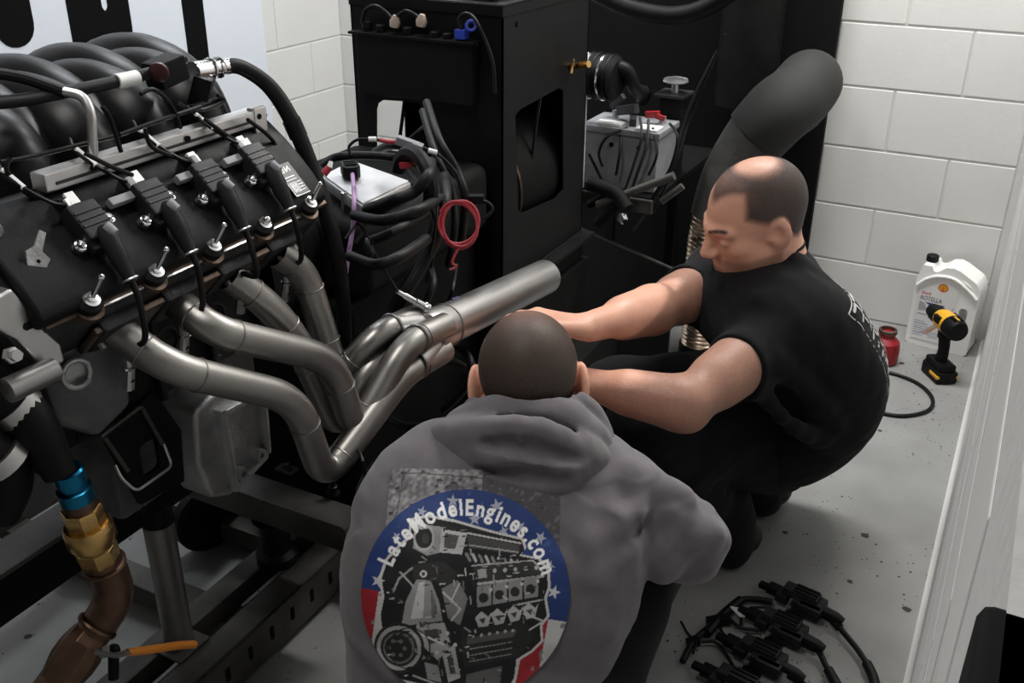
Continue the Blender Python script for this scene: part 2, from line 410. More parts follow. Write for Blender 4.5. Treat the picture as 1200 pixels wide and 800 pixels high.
# right wall: the camera looks in through its window, so it is seen almost edge-on
WY0, WY1, WZ0, WZ1 = -.55, .78, 1.31, 2.2     # window opening
parts = [box((RW+.001, NW-.2, 0), (RW+.16, BW+.1, WZ0)), box((RW+.001, WY1, WZ0), (RW+.16, BW+.1, CEIL)),
         box((RW+.0035, NW-.2, WZ0), (RW+.16, WY0, CEIL)), box((RW+.0035, WY0, WZ1), (RW+.16, WY1, CEIL))]
wr = struct(mk('wall_right', parts, 'mortar'))
for r in range(9):
    for k in range(7):
        y = BW-(k+1)*CL-(CL/2 if r % 2 else 0)
        if (r+1)*CH > WZ0-.02 and y < WY1+.01: continue
        put('block', bm_full, (RW, y+CL, r*CH), wr, Rz(-math.pi/2))
    if r % 2: put('block', bm_half, (RW, BW, r*CH), wr, Rz(-math.pi/2))
wn = struct(mk('wall_near', box((LW-.2, NW-.15, 0), (RW+.16, NW, CEIL)), 'ceiling_paint'))
# black window frame round the opening the picture is taken through
fr = [box((RW-.006, WY0-.03, WZ0-.105), (RW+.17, .262, WZ0)), box((RW-.006, WY0-.03, WZ1), (RW+.17, WY1+.04, WZ1+.05)),
      box((RW-.006, WY0-.05, WZ0-.1), (RW+.17, WY0, WZ1+.05)), box((RW+.01, WY1, WZ0), (RW+.17, WY1+.03, WZ1+.05)), box((RW+.01, .262, WZ0-.02), (RW+.17, WY1+.03, WZ0))]
struct(mk('window_1', fr, 'black_wall', bevel=.004))
# painted cove where floor meets the right wall
struct(mk('baseboard_right', prism([(0, 0), (-.012, 0), (-.007, .004), (-.003, .010), (0, .02)], (RW, 1.0, 0), (1, 0, 0), (0, 0, 1), 0, -2.5), 'block_paint'))
# black sheet panel covering the middle of the back wall
struct(mk('trim_1', plate([(-1.5, 0), (-.603, 0), (-.603, 2.4), (-1.5, 2.4)], [], (0, BW-.03, 0), (1, 0, 0), (0, 0, 1), .03), 'black_wall', bevel=.002))
# tube fittings on the ceiling, one above each light, the third made up for the fill
for i, ((lx, ly), _, _, al) in enumerate(LAMPS):
    hx, hy = (.12, .6) if al else (.6, .12)
    t = thing('ceiling_lamp', ['white ceiling tube lamp above the floor by the right wall', 'white ceiling tube lamp above the engine and left wall', 'white ceiling tube lamp nearest the window opening'][i], 'lamp', (lx, ly, CEIL-.09))
    mk('housing', box((lx-hx, ly-hy, CEIL-.06), (lx+hx, ly+hy, CEIL)), 'lamp_white', t, bevel=.006)
    for s in (-.06, .06): mk('tube', cyl((lx+s, ly-.57, CEIL-.08), (lx+s, ly+.57, CEIL-.08), .013) if al else cyl((lx-.57, ly+s, CEIL-.08), (lx+.57, ly+s, CEIL-.08), .013), 'lamp_glow', t)
# banner on the left wall
bn = thing('wall_banner', 'pale blue-white banner with huge black letters on the left block wall', 'banner', (LW+.02, 2.3, .5))
yb = 3.02
mk('sheet', box((LW+.001, .9, .42), (LW+.006, yb, 2.1)), 'banner_white', bn)
def onwall(x, y): p = pX(x, y, LW+.006); return (p[1], p[2])
def letter(pts, holes=()):
    mk('letter', plate(pts, holes, (LW+.0062, 0, 0), (0, 1, 0), (0, 0, 1), .0016), 'banner_black', bn)
# U, E, I strokes: only their lower ends come into view
y0, z0 = onwall(3, 50); y1, z1 = onwall(42, 50)
letter(rrect(y0-.015, z0-.02, y1+.005, 1.55, .06))
y0, z0 = onwall(88, 47); y1, z1 = onwall(157, 47)
rr2 = [(y1-.10+.10*math.cos(a), z1+.04+.10*math.sin(a)) for a in np.linspace(-math.pi/2, 0, 9)]
letter([(y0-.01, z1-.06)]+rr2+[(y1, 1.7), (y0-.01, 1.7)], [rrect(y0+.12, 1.05, y1-.085, 1.30, .02)])
y0, z0 = onwall(223, 60); y1, z1 = onwall(243, 60)
letter([(y0-.012, .62), (y1+.002, .62), (y1+.012, 1.7), (y0-.012, 1.7)])
# ================================================================== smooth solids for bodies and cloth
class Sdf:
    def __init__(s, lo, hi, h):
        s.lo = np.asarray(lo, float); s.h = h; s.n = np.ceil((np.asarray(hi)-s.lo)/h).astype(int)+1
        s.F = np.full(s.n, .25, np.float32); s.ax = [(s.lo[i]+h*np.arange(s.n[i])).astype(np.float32) for i in range(3)]
    def blk(s, lo, hi):
        i0 = np.clip(np.floor((lo-s.lo)/s.h).astype(int), 0, s.n); i1 = np.clip(np.ceil((hi-s.lo)/s.h).astype(int)+1, 0, s.n)
        sl = tuple(slice(a, b) for a, b in zip(i0, i1))
        return sl, s.ax[0][sl[0]][:, None, None], s.ax[1][sl[1]][None, :, None], s.ax[2][sl[2]][None, None, :]
    def _mix(s, sl, d, k, op):
        f = s.F[sl]
        if op == '+':
            if k <= 0: s.F[sl] = np.minimum(f, d)
            else:
                h = np.clip(k-np.abs(f-d), 0, None)/k; s.F[sl] = np.minimum(f, d)-h*h*k*.25
        else:
            d = -d
            if k <= 0: s.F[sl] = np.maximum(f, d)
            else:
                h = np.clip(k-np.abs(f-d), 0, None)/k; s.F[sl] = np.maximum(f, d)+h*h*k*.25
    def cone(s, a, b, ra, rb=None, k=.02, op='+', cut=None):
        rb = ra if rb is None else rb; a = np.asarray(a, float); b = np.asarray(b, float); R = max(ra, rb)+max(k, .0)+.03
        sl, X, Y, Z = s.blk(np.minimum(a, b)-R, np.maximum(a, b)+R); d = b-a; L = d@d+1e-9
        t = np.clip(((X-a[0])*d[0]+(Y-a[1])*d[1]+(Z-a[2])*d[2])/L, 0, 1)
        q = np.sqrt((X-a[0]-t*d[0])**2+(Y-a[1]-t*d[1])**2+(Z-a[2]-t*d[2])**2)-(ra+(rb-ra)*t)
        if cut is not None:
            p, n = cut; q = np.maximum(q, (X-p[0])*n[0]+(Y-p[1])*n[1]+(Z-p[2])*n[2])
        s._mix(sl, q.astype(np.float32), k, op)
    def ell(s, c, r, M=None, k=.02, op='+'):
        c = np.asarray(c, float); r = np.asarray(r, float); M = np.eye(3) if M is None else np.asarray(M)
        R = r.max()+k+.03; sl, X, Y, Z = s.blk(c-R, c+R); X = X-c[0]; Y = Y-c[1]; Z = Z-c[2]
        l = [(X*M[0, i]+Y*M[1, i]+Z*M[2, i]) for i in range(3)]
        k0 = np.sqrt(sum((l[i]/r[i])**2 for i in range(3)))+1e-6; k1 = np.sqrt(sum((l[i]/r[i]**2)**2 for i in range(3)))+1e-6
        s._mix(sl, (k0*(k0-1)/k1).astype(np.float32), k, op)
    def chain(s, P, r, k=.02, op='+'):
        P = np.asarray(P, float); rr = np.interp(np.linspace(0, 1, len(P)), np.linspace(0, 1, len(np.atleast_1d(r))), np.atleast_1d(r))
        for i in range(len(P)-1): s.cone(P[i], P[i+1], rr[i], rr[i+1], k, op)
    def plane(s, p, n, lo, hi, k=0.):
        """cut away the side that n points to"""
        sl, X, Y, Z = s.blk(np.asarray(lo, float), np.asarray(hi, float))
        s._mix(sl, -((X-p[0])*n[0]+(Y-p[1])*n[1]+(Z-p[2])*n[2]).astype(np.float32), k, '-')
    def wrinkle(s, amp, freq, seed=1, n=5, lo=None, hi=None):
        g = np.random.default_rng(seed)
        sl, X, Y, Z = s.blk(s.lo-1 if lo is None else np.asarray(lo), s.lo+s.n*s.h+1 if hi is None else np.asarray(hi))
        f = s.F[sl]; near = np.nonzero(np.abs(f) < .03); x = X.ravel()[near[0]]; y = Y.ravel()[near[1]]; z = Z.ravel()[near[2]]
        o = np.zeros(len(x)); w = 0
        for i in range(n):
            d = g.normal(size=3); d /= np.linalg.norm(d); d2 = g.normal(size=3)*freq*.35; ph = g.uniform(0, 6.28, 2); a = 1/(1+i*.4); fr = freq*(.7+.5*i)
            o += a*np.sin(fr*(x*d[0]+y*d[1]+z*d[2])+1.3*np.sin(d2[0]*x+d2[1]*y+d2[2]*z+ph[0])+ph[1]); w += a
        f[near] += (amp*o/w*1.6).astype(np.float32); s.F[sl] = f
    def mesh(s, it=2):
        F = s.F; sg = F < 0; nx, ny, nz = F.shape
        c = [sg[i:nx-1+i, j:ny-1+j, k:nz-1+k] for i in (0, 1) for j in (0, 1) for k in (0, 1)]
        al = c[0].copy(); an = c[0].copy()
        for q in c[1:]: al &= q; an |= q
        I = np.stack(np.nonzero(an & ~al), 1); del c, al, an
        idx = np.full((nx-1, ny-1, nz-1), -1, np.int32); idx[I[:, 0], I[:, 1], I[:, 2]] = np.arange(len(I))
        co = np.array([(i, j, k) for i in (0, 1) for j in (0, 1) for k in (0, 1)])
        val = np.stack([F[I[:, 0]+a, I[:, 1]+b, I[:, 2]+d] for a, b, d in co], 1)
        acc = np.zeros((len(I), 3)); cnt = np.zeros(len(I))
        for a in range(8):
            for b in range(a+1, 8):
                if np.abs(co[a]-co[b]).sum() != 1: continue
                m = (val[:, a] < 0) != (val[:, b] < 0); t = val[m, a]/(val[m, a]-val[m, b])
                acc[m] += co[a]+t[:, None]*(co[b]-co[a]); cnt[m] += 1
        V = s.lo+s.h*(I+acc/cnt[:, None]); Q = []
        for ax in range(3):
            u, v = [(1, 2), (2, 0), (0, 1)][ax]; s0 = [slice(None)]*3; s1 = [slice(None)]*3; s0[ax] = slice(0, -1); s1[ax] = slice(1, None)
            cr = sg[tuple(s0)] != sg[tuple(s1)]; E = np.stack(np.nonzero(cr), 1)
            ok = (E[:, u] > 0) & (E[:, v] > 0) & (E[:, u] < F.shape[u]-1) & (E[:, v] < F.shape[v]-1); E = E[ok]
            def cell(du, dv):
                e = E.copy(); e[:, u] += du; e[:, v] += dv; return idx[e[:, 0], e[:, 1], e[:, 2]]
            q = np.stack([cell(-1, -1), cell(0, -1), cell(0, 0), cell(-1, 0)], 1); ins = sg[E[:, 0], E[:, 1], E[:, 2]]
            q[~ins] = q[~ins][:, ::-1]; Q.append(q)
        Q = np.concatenate(Q)
        e = np.concatenate([Q[:, [0, 1]], Q[:, [1, 2]], Q[:, [2, 3]], Q[:, [3, 0]]])
        for _ in range(it):
            sm = np.zeros_like(V); ct = np.zeros(len(V))
            for a, b in ((0, 1), (1, 0)):
                for d in range(3): sm[:, d] += np.bincount(e[:, a], V[e[:, b], d], len(V))
                ct += np.bincount(e[:, a], minlength=len(V))
            V = V+.5*(sm/ct[:, None]-V)
        return V, Q
def sdf_object(name, s, m, parent, it=2, keep=None):
    V, Q = s.mesh(it) if isinstance(s, Sdf) else s
    me = bpy.data.meshes.new(name); off = org(parent); Vl = V-off
    me.vertices.add(len(V)); me.vertices.foreach_set('co', Vl.astype(np.float32).ravel())
    me.loops.add(Q.size); me.loops.foreach_set('vertex_index', Q.astype(np.int32).ravel())
    me.polygons.add(len(Q)); me.polygons.foreach_set('loop_start', np.arange(0, Q.size, 4, dtype=np.int32))
    me.update(calc_edges=True); me.validate(); me.shade_smooth(); me.materials.append(MATS[m])
    o = bpy.data.objects.new(name, me); COL.objects.link(o); o.parent = parent; return o, V, Q
def vnormals(V, Q):
    n = np.cross(V[Q[:, 2]]-V[Q[:, 0]], V[Q[:, 3]]-V[Q[:, 1]]); N = np.zeros_like(V)
    for i in range(4):
        for d in range(3): N[:, d] += np.bincount(Q[:, i], n[:, d], len(V))
    return N/(np.linalg.norm(N, axis=1)[:, None]+1e-12)
def trunk(s, lv, n=12, k=.03, grow=0.):
    """lv: list of (centre, side vector, half width, radius); rounded flat sections blended into one body"""
    c = spline([l[0] for l in lv], n//max(1, len(lv)-1)+2); m = len(c); t = np.linspace(0, 1, m); tt = np.linspace(0, 1, len(lv))
    sd = np.stack([np.interp(t, tt, [l[1][i] for l in lv]) for i in range(3)], 1); w = np.interp(t, tt, [l[2] for l in lv]); r = np.interp(t, tt, [l[3] for l in lv])
    for i in range(m):
        a = nrm(sd[i]); s.cone(c[i]-a*w[i], c[i]+a*w[i], r[i]+grow, None, k)
def head_sdf(s, c, f, u, sc=1., es=1.):
    """head at c looking along f with crown along u; features blended into one skin"""
    f = nrm(f); u = nrm(u-f*(np.dot(u, f))); r = np.cross(f, u); M = np.stack([r, f, u], 1)
    P = lambda x, y, z: c+M @ (A(x, y, z)*sc)
    E = lambda p, rad, k=.02, op='+', M2=None: s.ell(P(*p), A(*rad)*sc, M if M2 is None else M2, k, op)
    Cn = lambda a, b, ra, rb, k=.015, op='+': s.cone(P(*a), P(*b), ra*sc, rb*sc, k, op)
    E((0, -.016, .028), (.0765, .098, .084)); E((0, -.045, .01), (.068, .064, .070), .03)
    E((0, .025, -.035), (.060, .066, .078), .035)
    for e in (-1, 1):
        Cn((e*.052, -.002, -.055), (e*.026, .062, -.094), .020, .018, .03)       # jaw
        E((e*.044, .050, -.030), (.022, .024, .020), .02)                          # cheek
        Cn((e*.012, .088, .010), (e*.044, .072, .012), .011, .009, .015)           # brow
    E((0, .070, -.098), (.024, .020, .018), .02)                                    # chin
    for e in (-1, 1): E((e*.033, .098, -.008), (.018, .018, .014), .012, '-')
    for e in (-1, 1): E((e*.032, .076, -.009), (.0135, .0125, .0115), .004)        # closed-down lids
    Cn((0, .088, .002), (0, .110, -.036), .0085, .0115, .012)                      # nose
    for e in (-1, 1): E((e*.012, .100, -.040), (.009, .011, .009), .008)
    Cn((-.018, .082, -.066), (.018, .082, -.066), .008, .008, .008); Cn((-.015, .081, -.078), (.015, .081, -.078), .009, .009, .008)
    Cn((-.026, .094, -.072), (.026, .094, -.072), .0022, .0022, .004, '-')
    for e in (-1, 1):                                                                # ears
        a = math.radians(22); Rr = M @ np.array([[math.cos(a*e), -math.sin(a*e), 0], [math.sin(a*e), math.cos(a*e), 0], [0, 0, 1]])
        E((e*(.078+.008*(es-1)/.25), -.016, -.012), (.0085, .021*es, .033*es), .008, '+', Rr)
        E((e*(.0875+.008*(es-1)/.25), -.008, -.008), (.0095, .0125*es, .020*es), .003, '-', Rr)
        E((e*.074, .002, -.020), (.008, .007, .009), .006); E((e*.074, -.010, -.038), (.0075, .010, .011), .006)
    return M, P
def hand_sdf(s, w, d, pn, e=1, curl=.5, sc=1., spread=.06):
    """hand from the wrist w along d, palm facing pn; e=+1 when the thumb lies towards cross(d, pn)"""
    d = nrm(d); pn = nrm(pn-d*np.dot(pn, d)); t = np.cross(d, pn)*e; k = .006*sc; tips = []
    for i, (off, L, r) in enumerate(((.030, .072, .0088), (.010, .080, .0092), (-.010, .075, .0088), (-.029, .058, .0078))):
        L *= sc; r *= sc; base = w+d*.088*sc+t*off*sc-pn*.004*sc; s.cone(w+t*off*.55*sc+d*.01*sc, base, .0165*sc, .0125*sc, .014)
        a = 0; p = base; dd = nrm(d+t*off*spread/.03)
        for j, fr in enumerate((.45, .32, .25)):
            a += curl*(.75, 1., .7)[j]; q = p+(dd*math.cos(a)+pn*math.sin(a))*L*fr; s.cone(p, q, r*(1-.06*j), r*(1-.06*(j+1)), k if j else .010); p = q
        tips.append(p)
    b = w+d*.022*sc+t*.022*sc+pn*.006*sc; m1 = b+(t*.55+d*.62+pn*.35)*.042*sc; m2 = m1+(t*.25+d*.85+pn*.4)*.032*sc; m3 = m2+(d*.9+pn*.42)*.026*sc
    s.cone(b, m1, .0155*sc, .0125*sc, .014); s.cone(m1, m2, .0115*sc, .010*sc, k); s.cone(m2, m3, .010*sc, .0085*sc, k)
    return tips
def limb(s, a, b, ra, rb, bulge=0., at=.35, k=.02, off=None):
    a = np.asarray(a, float); b = np.asarray(b, float); s.cone(a, b, ra, rb, k)
    if bulge:
        m = a+(b-a)*at; o = A(0, 0, 0) if off is None else np.asarray(off)
        s.cone(a+(b-a)*(at-.18)+o, a+(b-a)*(at+.2)+o, bulge, bulge*.85, .03)
def make_hair(name, m, V, Q, c, M, fn, parent, thick=.0018):
    """close-cropped hair: a thin shell over the scalp where fn > 0, fading at its edge"""
    L = (V-c) @ M; g = fn(L); N = vnormals(V, Q); ok = (g[Q] > 0).any(1); q = Q[ok]; us = np.unique(q)
    mp = -np.ones(len(V), int); mp[us] = np.arange(len(us)); P = V[us]+N[us]*thick; al = np.clip(g[us], 0, 1)
    return grid_object(name, P, mp[q], np.stack([al, al, al], 1), m, parent)
def hair_material(name, col, dens=1.):
    m = bpy.data.materials.new(name); m.use_nodes = True; nt = m.node_tree; N = nt.nodes; L = nt.links; b = N['Principled BSDF']
    b.inputs['Roughness'].default_value = .55; b.inputs['Specular IOR Level'].default_value = .35
    tc = N.new('ShaderNodeTexCoord'); n = N.new('ShaderNodeTexNoise'); n.inputs['Scale'].default_value = 420; n.inputs['Detail'].default_value = 3; L.new(tc.outputs['Object'], n.inputs['Vector'])
    r = N.new('ShaderNodeValToRGB'); r.color_ramp.elements[0].color = (*[c*.6 for c in col], 1); r.color_ramp.elements[1].color = (*[c*1.5 for c in col], 1); L.new(n.outputs['Fac'], r.inputs['Fac']); L.new(r.outputs['Color'], b.inputs['Base Color'])
    at = N.new('ShaderNodeAttribute'); at.attribute_name = 'Col'
    ma = N.new('ShaderNodeMath'); ma.operation = 'MULTIPLY_ADD'; ma.inputs[1].default_value = .5; ma.inputs[2].default_value = -.25; L.new(n.outputs['Fac'], ma.inputs[0])
    ad = N.new('ShaderNodeMath'); ad.operation = 'ADD'; L.new(at.outputs['Fac'], ad.inputs[0]); L.new(ma.outputs[0], ad.inputs[1])
    mu = N.new('ShaderNodeMath'); mu.operation = 'MULTIPLY'; mu.inputs[1].default_value = dens; mu.use_clamp = True; L.new(ad.outputs[0], mu.inputs[0]); L.new(mu.outputs[0], b.inputs['Alpha'])
    MATS[name] = m
def project_print(canvas, name, V, Q, c, ex, ey, parent, lift=.0025, far=.4):
    nz = np.cross(ex, ey); bvh = BVHTree.FromPolygons(V.tolist(), Q.tolist())
    def place(st):
        out = np.full((len(st), 3), np.nan); dv = Vector(-nz)
        for i, (a, b) in enumerate(st):
            o = c+ex*a+ey*b+nz*far; h = bvh.ray_cast(Vector(o), dv, far*2)
            if h[0] is not None: out[i] = np.array(h[0])+np.array(h[1])*np.sign(np.dot(h[1], nz))*lift
        return out
    P, q, C = canvas.mesh(name, place); return grid_object(name, P, q, C, 'printed', parent)
# ================================================================== person in the grey hoodie, back to the window
hair_material('hair_brown', (.056, .040, .032), 1.12)
hair_material('hair_dark', (.055, .042, .038), 1.0)
p1 = thing('person', 'squatting person seen from behind in charcoal hoodie with round engine print', 'person', (-.6, 1.1, 0))
HS = .0045
c1 = pD(620, 446, 1.645); f1 = nrm(FW*.96-UP*.10+RT*.06); u1 = nrm(UP-.03*RT)
SD = nrm(RT*.99+A(0, 0, -.05)+FW*.10)                # the line of the shoulders
hipc = pD(590, 860, 1.66); waist = pD(575, 745, 1.61); chest = pD(585, 640, 1.59); shc = pD(603, 565, 1.625); nk = pD(612, 520, 1.645)
LSh = pD(492, 590, 1.60); RSh = pD(722, 592, 1.62); REl = pD(802, 632, 1.66); LEl = pD(452, 715, 1.68)
RWr = pD(700, 560, 1.86); LWr = pD(545, 600, 1.90)
hipL = hipc-SD*.10; hipR = hipc+SD*.11
kneeR = A(-.455, 1.42, .40); kneeL = A(-.86, 1.24, .46); ankR = A(-.47, 1.22, .10); ankL = A(-.76, 1.08, .10)
hipR = A(-.455, 1.02, .25); hipL = A(-.64, .92, .25)
b = Sdf((-1.02, .72, -.01), (-.18, 1.75, 1.0), .004)
M1, P1 = head_sdf(b, c1, f1, u1, 1., 1.25)
b.chain(spline([nk-FW*.0, c1-u1*.075-f1*.02], 3), [.066, .058], .03)
trunk(b, [(hipc+A(0, 0, -.02), SD, .085, .085), (waist+FW*.02, SD, .075, .085), (chest+FW*.03, SD, .10, .088), (shc+FW*.03, SD, .11, .075)], 14)
for a, q, w, pn, e in ((RSh, REl, RWr, A(-.7, .2, -.3), 1), (LSh, LEl, LWr, A(.7, .2, -.3), -1)):
    limb(b, a, q, .050, .040, .046, .4); limb(b, q, w, .040, .027, .040, .3); dd = nrm(w-q); hand_sdf(b, w+dd*.012, dd, pn, e, .45)
for h, kn, an in ((hipR, kneeR, ankR), (hipL, kneeL, ankL)):
    limb(b, h, kn, .085, .055, .075, .4, .03); limb(b, kn, an, .053, .036, .052, .3, .02)
    ft = nrm(A(kn[0]-an[0], kn[1]-an[1], 0)); b.cone(an+A(0, 0, -.05)-ft*.03, an+ft*.13+A(0, 0, -.068), .032, .026, .03)
o, Vb, Qb = sdf_object('body', b, 'skin', p1, 2)
def hair1(L):
    x, y, z = L.T; n = np.linalg.norm(L, axis=1)
    g = (z+.062-np.clip(y, -.05, .1)*.9)/.02; g = np.minimum(g, (.070-y+z*.15)/.02)        # down to the nape, hairline in front
    ear = (np.abs(x)-.0725)/.004; g = np.where((np.abs(y+.012) < .035) & (z < .028), np.minimum(g, -ear), g)
    crown = np.exp(-((x/.055)**2+((y+.03)/.065)**2))*(z > .03)
    return np.minimum(g, .86-.44*crown)  # scalp shows through at the crown, strengthened to suggest its sheen
make_hair('hair', 'hair_brown', Vb, Qb, c1, M1, hair1, p1)
# hoodie
h = Sdf((-1.02, .70, .05), (-.18, 1.62, .80), HS)
trunk(h, [(hipc+A(0, 0, .0)-SD*.02, SD, .092, .106), (pD(566, 790, 1.60), SD, .09, .110), (waist-SD*.008, SD, .088, .112), (pD(575, 690, 1.585), SD, .105, .115), (chest, SD, .115, .112), (shc+FW*.005, SD, .10, .098)], 18, .03)
h.cone(shc, RSh, .085, .078, .05); h.cone(shc, LSh, .085, .078, .05)
for a, q, w, r0, r1, r2 in ((RSh, REl, RWr, .076, .066, .048), (LSh, LEl, LWr, .078, .064, .046)):
    h.cone(a, q, r0, r1, .03); h.cone(q, w, r1*.97, r2, .03); dd = nrm(w-q); h.cone(w-dd*.02, w+dd*.012, r2*.82, r2*.82, .006)
# slack and creases of the sleeves
for t, dv in ((.25, .014), (.55, .018), (.8, .012)):
    q = RSh+(REl-RSh)*t; ax = nrm(REl-RSh); s1 = nrm(np.cross(ax, FW)); h.chain(spline([q-s1*.06-FW*.045, q-FW*.066+ax*.012, q+s1*.062-FW*.025+ax*.03], 4), [.012, dv, .010], .025)
h.cone(pD(742, 560, 1.56), pD(800, 585, 1.585), .020, .014, .03); h.cone(pD(720, 610, 1.545), pD(775, 668, 1.585), .014, .012, .03); h.cone(pD(775, 600, 1.575), pD(835, 628, 1.60), .014, .012, .025)
q = lambda x, y, d: pD(x, y, d)
# drag folds over the back
for pts, r in (([(470, 700, 1.475), (440, 660, 1.515)], .010), ([(455, 790, 1.475), (425, 740, 1.515)], .012), ([(690, 680, 1.49), (735, 640, 1.52)], .010), ([(690, 640, 1.49), (745, 600, 1.525)], .011)):
    h.cone(q(*pts[0]), q(*pts[1]), r*.6, r, .03)
h.wrinkle(.0030, 26, 3); h.wrinkle(.0014, 75, 5); h.wrinkle(.0050, 42, 15, 4, REl-A(.12, .12, .11), REl+A(.12, .12, .11)); h.wrinkle(.0035, 48, 16, 4, RSh-A(.06, .10, .10), RSh+A(.06, .10, .08)); h.wrinkle(.0030, 50, 17, 4, LSh-A(.12, .12, .25), LSh+A(.05, .10, .02))
ho, Vh, Qh = sdf_object('hoodie', h, 'hoodie_fabric', p1, 2); ho['label'] = 'charcoal grey hooded sweatshirt'
# dropped hood: a thick roll round the nape with folds hanging on the back
hd = Sdf(pD(600, 520, 1.56)-.26, pD(600, 520, 1.56)+.26, .004)
for pts, r, k in (([(552, 478, 1.62), (575, 466, 1.60), (620, 459, 1.585), (660, 466, 1.59), (694, 488, 1.61), (712, 530, 1.62)], .021, .004),
               ([(540, 497, 1.59), (600, 487, 1.555), (660, 496, 1.56), (698, 522, 1.595)], .034, .010),
               ([(520, 513, 1.575), (560, 510, 1.535), (620, 514, 1.525), (680, 530, 1.548), (703, 549, 1.59)], .034, .008),
               ([(534, 530, 1.555), (580, 540, 1.522), (640, 548, 1.518), (688, 552, 1.555)], .030, .010),
               ([(540, 545, 1.552), (585, 562, 1.528), (645, 568, 1.522), (692, 556, 1.555)], .022, .008),
               ([(562, 505, 1.525), (600, 499, 1.502), (650, 510, 1.506), (690, 540, 1.54)], .014, .014),
               ([(530, 520, 1.545), (575, 532, 1.505), (610, 530, 1.497)], .013, .014),
               ([(600, 555, 1.505), (640, 548, 1.495), (680, 545, 1.52)], .012, .012)):
    hd.chain(spline([q(*p) for p in pts], 5), [r*.8, r, r, r*.8], k)
hd.cone(shc, nk, .075, .06, .02)
for pts, r in (([(566, 519, 1.500), (620, 526, 1.484), (676, 538, 1.505)], .011), ([(562, 549, 1.507), (615, 557, 1.490), (665, 562, 1.494)], .011), ([(556, 498, 1.535), (610, 492, 1.515), (660, 502, 1.52), (692, 528, 1.555)], .008)):
    hd.chain(spline([q(*p) for p in pts], 5), [r*.3, r, r*.3], .010, '-')
hd.ell(c1-u1*.0-f1*.0, A(.092, .112, .15), M1, .006, '-')
hd.chain(spline([q(602, 484, 1.515), q(607, 510, 1.492), q(612, 545, 1.490), q(616, 566, 1.495)], 5), [.0015, .0025, .0015], .006)
hd.wrinkle(.0024, 34, 11); hd.wrinkle(.0010, 90, 12)
hdo, _, _ = sdf_object('hood', hd, 'hoodie_fabric', ho, 2)
# trousers and shoes
t = Sdf((-1.02, .72, -.01), (-.2, 1.6, .62), .006)
trunk(t, [(hipc+A(0, 0, -.07), SD, .10, .105), (hipc+A(0, 0, .03), SD, .10, .100)], 6)
for hh, kn, an in ((hipR, kneeR, ankR), (hipL, kneeL, ankL)):
    limb(t, hh, kn, .102, .078, .095, .4, .03); limb(t, kn, an+A(0, 0, .02), .076, .058, .070, .3, .02)
t.wrinkle(.004, 28, 9)
sdf_object('trousers', t, 'black_denim', p1, 2)
for an, kn in ((ankR, kneeR), (ankL, kneeL)):
    s = Sdf(an-.32, an+.32, .006); ft = nrm(A(kn[0]-an[0], kn[1]-an[1], 0)); gz = lambda v, z: A(v[0], v[1], z)
    s.cone(gz(an-ft*.05, .05), gz(an+ft*.12, .042), .046, .044, .03); s.cone(gz(an+ft*.12, .04), gz(an+ft*.17, .034), .042, .036, .02); s.cone(gz(an, .06), gz(an, .12), .05, .05, .03)
    s.plane((0, 0, .004), (0, 0, -1), an-.32, an+.32)
    sdf_object('shoe', s, 'shoe_black', p1, 1)
